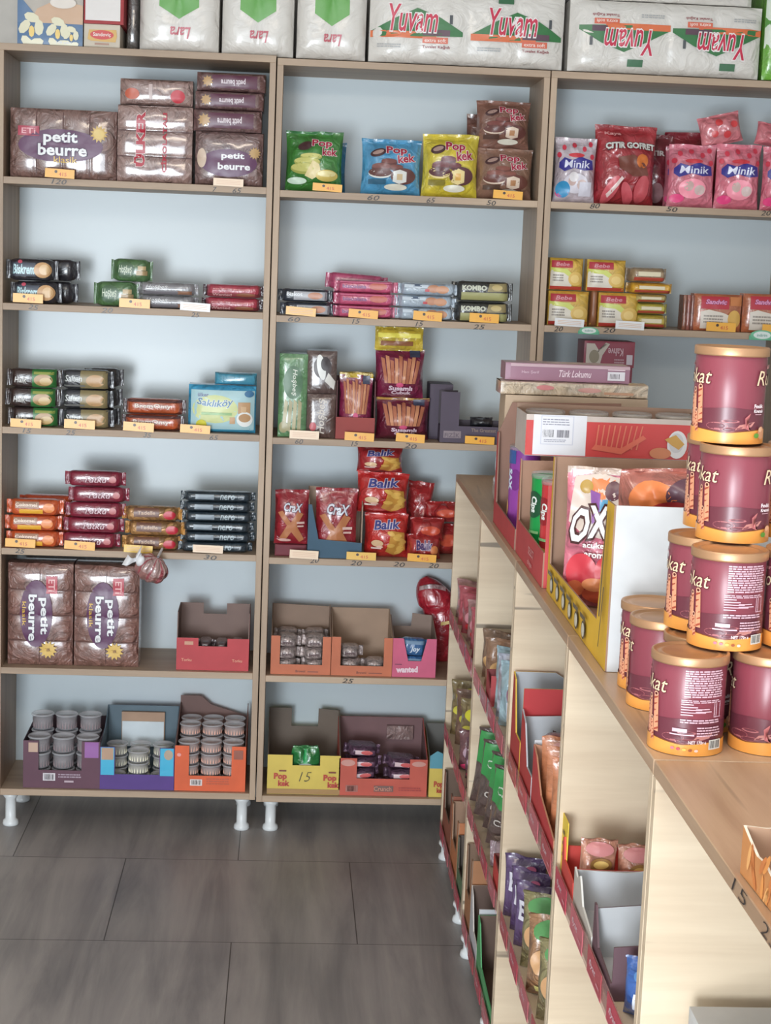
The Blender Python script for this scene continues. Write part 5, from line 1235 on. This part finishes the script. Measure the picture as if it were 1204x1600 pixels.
place_tin(False, 1.4560, -2.822, 2, 4, 'third level wafer tin, plain plum front, carrying the topmost tin')
place_tin(False, 1.4640, -2.714, 2, 0, 'third level wafer tin behind, its left side peeping out')
place_tin(False, 1.5600, -2.79, 2, 15, 'third level wafer tin beyond the right picture edge')
place_tin(False, 1.4480, -2.788, 3, 2, 'topmost wafer tin of the pyramid')

# sauce crisps in a yellow carton
def gspan(L0, L1): return (L0+L1)/2, abs(L1-L0)
YE = (226, 180, 52)
Lc, w = gspan(1.865, 2.50)
yc = tray('display_carton', w, .262, .26, YE, (158, 124, 102), [(0, 1), (.02, 1), (.035, .22), (.85, .24), (.90, .92), (.91, 1), (1, 1)], side_out=(206, 209, 212), sides=[(0, 1), (1, 1)],
    deco=lambda D: ([D.ell(-.40+.12*k, .09, .030, .060, (70, 60, 40), 1, 12) or D.ell(-.40+.12*k, .09, .022, .045, (220, 214, 196), 1, 12) for k in range(6)], [D.rect(-.44+.12*k, .16, -.36+.12*k, .19, (90, 74, 40), 1) for k in range(6)],
        D.poly([(.425, .30), (.440, .30), (.465, .95), (.45, .95)], (90, 70, 40), 1), D.poly([(.44, .12), (.448, .12), (.48, .5), (.47, .5)], (90, 70, 40), 1)))
gput(tag(yc, 'big yellow display carton with a white end panel, left of the tins', 'carton'), Lc, .018, ZG, aisle=True)
def doxx(D):
    D.poly([(-.46, .62), (-.40, .95), (.0, .98), (.40, .93), (.46, .60), (.2, .50), (-.2, .54)], (206, 190, 180)); D.poly([(-.16, .96), (.20, .95), (.16, .74), (-.12, .78)], (226, 130, 80)); D.ell(.18, .86, .12, .07, (96, 60, 70)); D.ell(-.22, .88, .10, .05, (176, 140, 60)); D.poly([(-.10, .80), (.16, .80), (.02, .58)], (100, 160, 196)); D.poly([(-.16, .86), (.0, .84), (.0, .66), (-.10, .62)], (140, 90, 160))
    D.text('OXX', .0, .64, .86, .24, (236, 236, 238), (78, 44, 44), bold=.03, arc=.35, fo=.06)
    D.text('acı ketçap', .06, .46, .56, .055, (240, 232, 230), (120, 40, 60), bold=.03); D.text('aromalı', .02, .40, .42, .05, (240, 232, 230), (120, 40, 60), bold=.03)
    D.ell(-.22, .26, .24, .14, (206, 60, 74)); D.ell(.22, .28, .24, .13, (214, 72, 84)); D.ell(-.3, .14, .14, .06, (226, 120, 80)); D.ell(.1, .10, .3, .07, (224, 104, 74)); D.ell(.0, .18, .2, .05, (236, 150, 100))
db = bag('crisps_bag', .128, .252, .05, (222, 120, 140), doxx, seed=150, crumple=1.8, top_c=(214, 190, 176), narrow=.04)
gput(tag(db, 'shiny pink red crisps bag with big outlined white letters, first in the yellow carton', 'crisps bag'), 2.05, .078, ZG+.006, rz=-16)
for k, (L, c, t_) in enumerate(((1.92, (196, 120, 110), 'rosy crisps bag at the far end of the yellow carton'), (1.98, (206, 110, 100), 'pinkish crisps bag hidden behind the big lettered one'))):
    gput(tag(bag('crisps_bag', .12, .225, .04, c, (lambda D: (D.poly([(-.4, .5), (-.2, .9), (-.1, .9), (-.3, .4)], (70, 50, 40)), D.ell(.1, .3, .3, .2, (206, 90, 60)))), seed=152+k, crumple=1.8), t_, 'crisps bag'), L, [.10, .205][k], ZG+.006, rz=-4)
def patchy(D):
    D.ell(-.28, .55, .20, .30, (226, 130, 76)); D.ell(.02, .62, .20, .26, (96, 64, 78)); D.ell(.12, .70, .10, .18, (200, 196, 200)); D.ell(-.08, .32, .26, .20, (186, 62, 66)); D.ell(.28, .62, .18, .26, (214, 96, 70)); D.ell(.20, .26, .18, .14, (226, 150, 90)); D.ell(.40, .4, .1, .2, (90, 56, 64)); D.ell(-.40, .3, .1, .16, (222, 214, 206))
ob = bag('crisps_bag', .20, .10, .09, (176, 104, 92), patchy, seed=156, crumple=2.6, narrow=-.05)
gput(tag(ob, 'crumpled orange and dark crisps bag bulging over the white carton end', 'crisps bag'), 2.40, .156, ZG+.205, rz=-6, ry=-3)
ob = bag('crisps_bag', .15, .19, .05, (170, 96, 84), None, seed=157, crumple=1.5)
gput(tag(ob, 'crisps bag standing under the crumpled orange one', 'crisps bag'), 2.40, .165, ZG+.006, rz=-3)

# chips tubes in the red trays
def tube(c, deco, H=.205, r=.036, lidc=(200, 200, 196)):
    root = MB(); root.lathe([(0, 0), (r, 0), (r, .003), (r*.985, .006), (r*.985, H-.012), (r, H-.010), (r, H-.004)], mat('gloss', c), 32)
    def mp(x, z, e): return ((r+e)*math.sin(x/r), -(r+e)*math.cos(x/r), z)
    if deco: deco(Deco(root, mp, 2*math.pi*r, H, 'gloss', e=.0005, fine=.03, step=.0001))
    o = root.build('chips_tube')
    q = MB(); q.lathe([(r, H-.010), (r*1.04, H-.010), (r*1.04, H), (r*.98, H+.001), (r*.9, H-.001), (0, H-.001)], mat('clear', lidc), 32); q.build('lid', o)
    return o
def tubedeco(dark, acc):
    return lambda D: [ (D.ell(u, .66, .12, .15, dark, 3), D.text('Cips', u, .66, .10, .18, (232, 236, 232), rot=-90, bold=.04), D.ell(u, .22, .08, .05, acc, 2), D.rect(u-.08, .34, u+.08, .37, (160, 220, 150), 1), D.rect(u-.06, .08, u+.06, .14, (236, 236, 226), 1)) for u in (-.18,)]
RT_ = (196, 66, 68)
Lc, w = gspan(1.01, 1.42)
ta = tray('display_carton', w, .298, .30, RT_, (150, 112, 96), [(0, .74), (.06, .74), (.10, .18), (1, .16)], side_out=(176, 90, 80), sides=[(0, .74), (.1, .98), (1, 1)], back=[(0, .7), (1, .7)])
# near panel must stay low so the stock on it shows
gput(tag(ta, 'farther red display tray of chips tubes with one tall brown wall', 'carton'), Lc, .010, ZG, aisle=True)
for o_ in [c for c in ta.children if c.name.startswith('side_panel')][1:]: o_.scale = (1, 1, .60)
gput(tag(tube((146, 66, 158), lambda D: (D.ell(-.12, .62, .07, .12, (120, 50, 130)), D.rect(-.26, .80, -.12, .95, (60, 90, 150), 1), D.text('SAX', -.19, .62, .06, .24, (210, 226, 240), rot=-90, bold=.05), D.ell(-.26, .30, .05, .09, (226, 176, 110)))), 'purple chips tube standing in the farther red tray', 'chips tube', 'chips tubes'), 1.20, .055, ZG+.004)
for k, v in enumerate((.13, .21)):
    gput(tag(tube((170, 60, 70), None), 'red chips tube under the red and white carton, {} one'.format(['outer', 'inner'][k]), 'chips tube', 'chips tubes'), 1.34, v, ZG+.004)
Lc, w = gspan(1.435, 1.84)
tb = tray('display_carton', w, .206, .30, (200, 72, 74), (166, 126, 104), [(0, 1), (.02, 1), (.05, .36), (1, .34)], sides=[(0, .98), (1, 1)], deco=lambda D: (D.text('SELECT', .10, .20, .20, .08, (226, 150, 150), rot=0, bold=.03), D.text('chips', .08, .08, .16, .07, (226, 150, 150), bold=.02)))
gput(tag(tb, 'nearer red display tray of chips tubes, low on the aisle side', 'carton'), Lc, .012, ZG, aisle=True)
gput(tag(tube((28, 150, 72), tubedeco((26, 80, 50), (206, 206, 70)), H=.19), 'green chips tube at the open side of the nearer red tray', 'chips tube', 'chips tubes'), 1.58, .055, ZG+.004)
gput(tag(tube((200, 56, 60), tubedeco((150, 30, 40), (226, 190, 90)), H=.19), 'red chips tube next to the green one', 'chips tube', 'chips tubes'), 1.68, .062, ZG+.004)
gput(tag(tube((200, 56, 60), None, H=.19), 'red chips tube deeper in the nearer tray', 'chips tube', 'chips tubes'), 1.60, .14, ZG+.004)
gput(tag(tube((214, 224, 216), lambda D: D.ell(-.1, .7, .05, .1, (60, 150, 120)), H=.13, r=.022), 'slim white and green tube at the corner before the yellow carton', 'chips tube', 'chips tubes'), 1.80, .045, ZG+.004)
# red and white carton with lidded cups on the far tray
z2 = ZG+.212
def redwhite(D):
    D.rect(-.5, .0, .5, .86, (206, 70, 68), 4); D.rect(-.46, .03, -.17, 1.0, (226, 226, 232), 3); D.rect(-.42, .28, -.24, .98, (206, 208, 222), 1); D.rect(-.414, .30, -.246, .96, (228, 228, 234), 1)
    D.bars(-.41, .46, -.345, .64, (80, 76, 90), 12, 3); D.bars(-.33, .46, -.26, .64, (80, 76, 90), 12, 5); D.scribble(-.41, .74, -.26, .92, 3, (140, 140, 160), .35, 3); D.scribble(-.40, .34, -.28, .42, 2, (140, 140, 160), .4, 6)
    for k in range(9): D.e -= D.step; D.poly([(-.12+.028*k, .22), (-.112+.028*k, .22), (-.10+.03*k, .80), (-.108+.03*k, .80)], (220, 120, 96), 1)
    D.poly([(-.14, .20), (.03, .10), (.04, .24), (-.12, .32)], (220, 110, 88), 2); D.poly([(.025, .10), (.16, .50), (.14, .58), (.02, .24)], (220, 110, 88), 2)
    D.ell(.33, .38, .055, .34, (226, 226, 228), 3); D.ell(.325, .42, .040, .24, (206, 206, 210), 2); D.poly([(.26, .50), (.32, .62), (.37, .40), (.34, .26), (.30, .36)], (206, 160, 80)); D.ell(.24, .16, .06, .14, (206, 130, 90))
rw = tray('display_carton', .40, .090, .17, (214, 200, 192), (160, 128, 108), [(0, 1), (1, .98)], back=[(0, 1.1), (1, 1.1)], deco=redwhite)
gput(tag(rw, 'red and white carton with a bar code label, raised on the farther red tray', 'carton'), 1.425, .222, z2)
for i in range(4):
    for j in range(1, 2):
        q = MB(); r = .042; q.lathe([(0, .001), (r*.8, .001), (r*.96, .078), (r, .080)], mat('card', (206, 190, 170)), 28); c_ = q.build('snack_cup')
        q = MB(); q.lathe([(r*1.0, .078), (r*1.06, .078), (r*1.06, .086), (r*.99, .089), (r*.93, .085), (r*.6, .086), (0, .085)], mat('clear', (206, 200, 196)), 28); q.build('lid', c_)
        gput(tag(c_, 'clear lidded snack cup in the red and white carton, {} from the aisle side'.format(['first', 'second', 'third', 'fourth'][i]), 'cup', 'snack cups'), 1.34, .075+.097*i, z2+.0045)
# far pile behind the red tray
Lf = .985
gput(tag(soft_box('white_pack', .24, .066, .30, (214, 212, 214), r=.006, kind='wrap', puff=.004, nu=14, nv=14, seed=160), 'white film-wrapped pack lowest beside the far end of the red tray', 'pack', 'white film packs'), .745, .045, ZG, aisle=True)
gput(tag(soft_box('white_pack', .23, .060, .30, (206, 204, 208), r=.006, kind='wrap', puff=.004, seed=161), 'white film-wrapped pack lying on the lowest one behind the red tray', 'pack', 'white film packs'), .75, .048, ZG+.0705, aisle=True)
gput(tag(soft_box('brown_carton', .11, .308, .35, (196, 172, 146), r=.002, kind='card', seed=162), 'tall pale carton standing upright behind the red tray, under the cream one', 'carton'), .935, .026, ZG, aisle=True)
gput(tag(soft_box('cream_carton', .36, .030, .105, (222, 200, 172), r=.002, kind='wrap', seed=163, deco=lambda D: (D.ell(-.2, .6, .06, .2, (210, 130, 130), 1), D.ell(.1, .5, .08, .2, (206, 150, 140), 1), D.rect(.2, .2, .4, .4, (196, 150, 120), 1))), 'flat cream carton lying under the mauve sweets box', 'carton'), .985, .196, ZG+.310)
gput(tag(soft_box('sweets_box', .305, .042, .10, (158, 116, 134), r=.0015, kind='gloss', seed=164, top_c=(178, 150, 158), deco=lambda D: (D.rect(-.46, .80, .5, .97, (190, 160, 168), 1), D.text('Hacı Şerif', -.30, .48, .14, .20, (206, 176, 190)), D.text('Türk Lokumu', .06, .46, .26, .40, (236, 214, 224), shear=.35), D.rect(.32, .16, .46, .66, (220, 216, 222), 1), D.bars(.34, .26, .42, .54, (90, 80, 90), 8), D.rect(.32, .74, .46, .80, (226, 200, 210), 1))), 'flat mauve sweets box with pink script and a bar code, topmost of the far pile', 'box'), .965, .180, ZG+.343)
# torn snack packet near the right edge
def pasta(D):
    rnd = random.Random(8)
    for k in range(26): D.e -= D.step; D.ell(-.48+.96*rnd.random(), .10+.7*rnd.random(), .045, .09, [(226, 150, 80), (206, 124, 66), (236, 176, 110)][k % 3], 1, 10, rnd.uniform(40, 130))
Lc, w = gspan(3.36, 3.72)
tp_ = tray('open_packet', w, .052, .22, (206, 140, 84), (178, 142, 116), [(0, 1.0), (.06, .86), (.14, .70), (.2, .74), (.28, .62), (.5, .66), (.7, .60), (1, .64)], side_out=(214, 190, 160), rim=(232, 220, 204), sides=[(0, 1), (.1, .95), (1, 1.05)], back=[(0, 1), (1, 1)], deco=pasta)
gput(tag(tp_, 'torn open packet printed with orange snacks, on the nearest bare shelf top', 'packet'), Lc, .014, ZG, rz=2, aisle=True)

# ================================================================== inside the low shelving
def rlabel(L, z, lab, w=.115, c=(198, 62, 84)):
    mb = MB(); mb.box(-w/2, w/2, 0, .001, 0, .042, mat('gloss', c)); D = Deco(mb, lambda x, zz, e: (x, -e*.4, zz), w, .042)
    D.rect(-.5, .0, .5, .10, (226, 140, 150), 1); D.text('fiyat', -.1, .55, .46, .34, (236, 200, 208), shear=.3); D.rect(.2, .3, .42, .4, (226, 150, 160), 1)
    o = mb.build('shelf_label'); gput(o, L, -.0036, z, aisle=True); tag(o, lab, 'shelf label', 'red shelf labels on the low shelving')
BAYN = ['farthest bay', 'second bay', 'middle bay', 'bay under the tins']
for n in range(4):
    L0 = GL0+GS*n
    for lev, z in enumerate(GSH[:2]+[GSH[2]]):
        if n == 3 and lev > 0 or n == 2 and lev > 1: continue
        for k in range(4):
            L = L0+.09+.165*k+.02*((k*3+n) % 3)
            rlabel(L, z-.018, 'red shelf label, {} shelf edge, {}, {} from far end'.format(['upper', 'middle', 'bottom'][lev], BAYN[n], ['first', 'second', 'third', 'fourth'][k]), c=[(196, 74, 92), (204, 112, 122), (186, 84, 92)][(k+n) % 3])
def gheap(nm, kind, cat, L0, L1, z, n, sz, cols, label, group, deco=None, v=None, seed=1, tilt=6, rz0=-35, mk='foil', zt=0, lean=0, zo=0):
    v = sz[0]/2*math.cos(math.radians(rz0))*.80+.002 if v is None else v
    rnd = random.Random(seed); made = {}
    for k in range(n):
        c = cols[k % len(cols)]
        if c not in made: made[c] = o = (bag(nm, sz[0], sz[1], sz[2], c, deco, seed=seed+k, crumple=2.0, kind=mk) if kind == 'bag' else flow_pack(nm, sz[0], sz[1], sz[2], c, deco=deco, seed=seed+k, kind=mk))
        else: o = clone(made[c])
        L = L0+(L1-L0)*(k+.5)/n
        gput(tag(o, label.format(['first', 'second', 'third', 'fourth', 'fifth', 'sixth', 'seventh', 'eighth'][k]), cat, group), L, v+rnd.uniform(0, .008), z+.001+zo+zt*k, rz=rz0+rnd.uniform(-tilt, tilt), ry=lean*rnd.uniform(.8, 1.2))
S0, S1, S2 = GSH[0]+.0008, GSH[1]+.0008, GSH[2]+.0008
# farthest bay
pinkd = lambda D: (D.ell(0, .45, .36, .22, (206, 140, 150)), D.ell(.1, .8, .24, .1, (222, 186, 150)), D.ell(-.25, .2, .12, .1, (206, 60, 66)), D.ell(.25, .2, .12, .16, (236, 190, 196)))
gheap('sweet_bag', 'bag', 'sweet bag', .19, .80, S0, 6, (.15, .115, .07), [(176, 130, 128), (196, 96, 108), (182, 84, 96)], 'rosy foil sweet bag, upper shelf of the farthest bay, {} from the back', 'rosy foil sweet bags', pinkd, seed=201)
gheap('biscuit_bag', 'bag', 'biscuit bag', .20, .52, S1, 3, (.15, .165, .07), [(150, 132, 92), (132, 100, 84)], 'yellow brown biscuit bag, middle shelf of the farthest bay, {} from the back', 'yellow brown biscuit bags', lambda D: (D.ell(.05, .78, .38, .14, (216, 210, 60)), D.ell(-.2, .52, .16, .08, (224, 216, 90)), D.rect(-.3, .1, .3, .3, (120, 80, 70))), seed=211)
gheap('chocolate_bag', 'bag', 'chocolate bag', .54, .80, S1, 3, (.11, .115, .05), [(120, 78, 84), (104, 66, 84)], 'dark plum chocolate bag, farthest bay, {} after the yellow brown bags', 'dark plum chocolate bags', lambda D: (D.ell(0, .5, .3, .2, (190, 160, 176)), D.ell(.0, .14, .4, .1, (224, 70, 116))), seed=215)
def gtray(L0, L1, z, h, out, inn, front, label, **kw):
    Lc, w = gspan(L0, L1); o = tray('display_carton', w, h, .22, out, inn, front, **kw); gput(tag(o, label, 'carton'), Lc, .003, z, aisle=True); return o
NOT = [(0, 1), (.12, 1), (.2, .45), (.8, .45), (.88, 1), (1, 1)]
gtray(.16, .42, S2, .19, (160, 92, 70), (128, 104, 88), NOT, 'brown display carton with torn flaps on the bottom shelf of the farthest bay', sides=[(0, 1), (1, 1)])
gtray(.43, .62, S2, .18, (204, 128, 84), (176, 140, 116), NOT, 'orange brown display carton in front of the torn one, farthest bay bottom', sides=[(0, 1), (1, 1)])
gtray(.63, .80, S2, .15, (100, 130, 96), (96, 84, 76), NOT, 'dull green carton at the near end of the farthest bay bottom', sides=[(0, 1), (1, 1)])
# second bay
browncake = lambda D: (D.ell(0, .4, .36, .2, (214, 170, 116)), D.ell(.15, .75, .24, .1, (190, 156, 130)), D.ell(-.2, .15, .1, .08, (236, 220, 190)))
gheap('cake_bag', 'bag', 'cake bag', .90, 1.08, S0, 2, (.14, .125, .055), [(138, 108, 86), (150, 112, 86)], 'brown cake bag on the upper shelf of the second bay, {} from its far side', 'brown cake bags', browncake, seed=225)
gtray(1.095, 1.165, S0, .075, (176, 66, 70), (130, 54, 56), [(0, 1), (1, .6)], 'low dark red tray on the upper shelf of the second bay')
gheap('cake_bag', 'bag', 'cake bag', 1.20, 1.41, S0, 3, (.12, .15, .05), [(160, 186, 196), (186, 190, 206)], 'pale blue and mauve cake bag in the second bay, {} from the red tray', 'pale blue and mauve cake bags', lambda D: (D.ell(.0, .5, .3, .22, (140, 96, 116)), D.rect(-.3, .1, .2, .4, (214, 214, 226)), D.ell(.1, .8, .3, .1, (170, 200, 210))), seed=229)
gheap('cake_bag', 'bag', 'cake bag', 1.40, 1.51, S0, 1, (.12, .12, .06), [(206, 204, 220)], 'silvery white cake bag at the near end of the second bay upper shelf', None, lambda D: (D.ell(.0, .6, .3, .2, (120, 90, 110)), D.ell(.1, .2, .3, .1, (224, 140, 100))), seed=230)
canp = lambda D: (D.poly([(-.48, .56), (-.48, .97), (.48, .97), (.48, .56), (.1, .48), (-.1, .54)], (62, 150, 80)), D.text('Canpare', .0, .72, .80, .13, (214, 232, 214), shear=.25, bold=.01), D.text('Canpare', .04, .36, .70, .12, (214, 206, 200), shear=.25), D.ell(-.1, .16, .2, .06, (170, 150, 140)))
gheap('wafer_bag', 'bag', 'wafer bag', .87, 1.30, S1, 4, (.17, .20, .06), [(98, 80, 76)], 'brown and green wafer bag standing in the second bay, {} from far side', 'dark brown and green wafer bags', canp, seed=231, lean=5, zo=.010, v=.055)
gheap('wafer_pack', 'flow', 'wafers', 1.30, 1.39, S1, 1, (.12, .07, .05), [(160, 138, 144)], 'grey mauve wafer pack in front of the brown and green bags', None, lambda D: D.rect(-.3, .3, .3, .7, (186, 166, 172)), seed=235)
gtray(1.40, 1.51, S1, .075, (206, 66, 60), (130, 60, 56), [(0, 1), (1, .8)], 'small bright red tray at the near end of the second bay middle shelf')
gtray(.86, .99, S2, .21, (176, 122, 84), (140, 112, 92), NOT, 'plain cardboard carton with flaps up on the bottom shelf of the second bay', sides=[(0, 1), (1, 1)])
gtray(1.0, 1.16, S2, .15, (206, 206, 212), (110, 88, 78), [(0, 1), (.2, .9), (.5, .4), (1, .35)], 'white edged carton on the bottom shelf of the second bay', rim=(214, 206, 200), sides=[(0, 1), (1, 1)])
gtray(1.17, 1.50, S2, .14, (96, 168, 112), (112, 90, 78), [(0, 1), (.1, .95), (.3, .35), (1, .28)], 'green edged carton on the bottom shelf of the second bay', rim=(96, 176, 118), side_out=(96, 168, 112), sides=[(0, 1), (1, 1)])
# middle bay
gtray(1.575, 1.72, S0, .19, (186, 58, 56), (178, 180, 186), [(0, 1), (.2, .95), (.5, .4), (1, .4)], 'red carton with a yellow stripe and grey inside, far side of the middle bay', side_out=(186, 52, 56), rim=(226, 190, 70), sides=[(0, 1), (.4, 1), (.7, .8), (1, .7)])
gtray(1.73, 1.90, S0, .15, (190, 60, 58), (196, 198, 204), [(0, 1), (.3, .9), (.6, .4), (1, .4)], 'red and white opened carton in the middle of the middle bay', side_out=(206, 206, 210), sides=[(0, .9), (1, .95)])
for k in range(3):
    gput(tag(flow_pack('wafer_pack', .11, .04, .05, [(120, 88, 80), (160, 140, 130), (110, 76, 70)][k], seed=240+k), 'brown pack lying in the opened red and white carton, {} of three'.format(ORD[3][k]), 'wafers', None), 1.815, .04, S0+.006+.036*k, aisle=True)
gtray(1.91, 2.20, S0, .13, (196, 62, 64), (196, 140, 110), [(0, 1), (.15, .9), (.4, .5), (1, .3)], 'red carton holding tall orange brown packs, near side of the middle bay', sides=[(0, 1), (1, .7)])
for k in range(3):
    gput(tag(bag('cracker_bag', .085, .15, .03, (196, 124, 86), lambda D: (D.ell(0, .86, .3, .1, (206, 150, 150)), D.rect(-.3, .3, .1, .34, (226, 200, 170))), seed=245+k, crumple=1.2), 'orange brown pack standing in the near red carton, {} from its far wall'.format(['first', 'second', 'third'][k]), 'crackers', 'orange brown packs'), 1.97+.07*k, .05, S0+.005, rz=-15)
gheap('chocolate_bag', 'bag', 'chocolate bag', 1.58, 1.82, S1, 3, (.095, .14, .042), [(96, 74, 116)], 'purple and white chocolate bag, {} in the middle bay row', 'purple and white chocolate bags', lambda D: (D.text('Eti', -.1, .6, .5, .3, (220, 218, 230), bold=.04), D.ell(.1, .35, .25, .12, (214, 212, 226)), D.ell(.2, .85, .12, .05, (220, 120, 160))), seed=250)
gheap('bread_bag', 'bag', 'bread bag', 1.85, 2.20, S1, 3, (.14, .16, .07), [(150, 140, 96), (176, 130, 92)], 'clear green-capped bag of small rolls in the middle bay, {} from the far side', 'green-capped roll bags', lambda D: (D.ell(.0, .85, .4, .14, (90, 150, 90)), D.ell(.25, .5, .14, .14, (36, 150, 80)), D.ell(-.2, .5, .18, .14, (206, 160, 116)), D.ell(.0, .25, .2, .14, (214, 170, 120)), D.rect(-.3, .1, -.1, .2, (220, 210, 130))), seed=255, mk='wrap')
# bay below the tins
gtray(2.30, 2.415, S0, .072, (206, 74, 66), (206, 68, 60), [(0, 1.15), (.10, 1.2), (.2, .7), (1, .62)], 'red rimmed carton of croissant packs in the bay below the tins', side_out=(214, 218, 224), rim=(214, 76, 66), sides=[(0, .95), (.3, .92), (1, .95)], back=[(0, 1.1), (1, 1.1)])
for k in range(3):
    gput(tag(bag('croissant_pack', .062, .092, .040, (196, 136, 112), lambda D: (D.ell(.05, .58, .32, .12, (150, 110, 60)), D.ell(.05, .58, .22, .07, (226, 190, 110)), D.ell(.0, .85, .4, .12, (200, 130, 130)), D.rect(-.3, .3, .3, .34, (226, 190, 90))), seed=260+k, crumple=1.4), 'croissant pack standing in the red rimmed carton, {} from the aisle'.format(['first', 'second', 'third'][k]), 'croissant pack', 'croissant packs'), 2.395, .048+.066*k, S0+.006+(.008 if k != 1 else -.0), ry=[2, 0, -2][k])
mb = MB(); mb.box(-.035, .035, 0, .0015, 0, .10, mat('card', (240, 206, 70))); D = Deco(mb, lambda x, z, e: (x, -e, z), .07, .10)
for k in range(3): D.rect(-.1, .3+.2*k, .2, .36+.2*k, (110, 90, 40), 1)
gput(tag(mb.build('yellow_card'), 'bright yellow card flap standing at the far corner of the bay below the tins', 'card'), 2.29+.0, .006, S0+.015, aisle=True)
gtray(2.425, 2.60, S0, .085, (196, 188, 178), (206, 208, 212), [(0, .9), (.15, .8), (.3, .95), (.5, .5), (1, .35)], 'white torn carton with grey inside, bay below the tins', side_out=(210, 212, 216), rim=(226, 224, 220), sides=[(0, .85), (.4, .8), (1, 1)])
gtray(2.61, 2.76, S0, .090, (104, 76, 84), (196, 198, 202), [(0, 1), (.08, 1), (.3, .4), (1, .3)], 'dark brown edged carton with pale inside, bay below the tins', side_out=(104, 76, 84), rim=(104, 78, 84), sides=[(0, .9), (.5, 1), (1, .95)])
gheap('sweet_bag', 'bag', 'sweet bag', 2.76, 2.93, S0, 1, (.10, .085, .05), [(52, 96, 170)], 'bright blue sweet bag near the front of the bay below the tins', None, lambda D: (D.text('Mini', .0, .4, .5, .3, (226, 232, 244), bold=.04, shear=.2), D.ell(0, .8, .3, .1, (90, 140, 200))), seed=270)
# nearest bay: a grey box top just reaching into the picture
Lc, w = gspan(3.02, 3.30)
gput(tag(soft_box('grey_carton', w, .115, .25, (196, 198, 200), r=.003, kind='card', seed=275), 'pale grey carton in the nearest bay, only its top at the picture bottom', 'carton'), Lc, .05, S0, aisle=True)
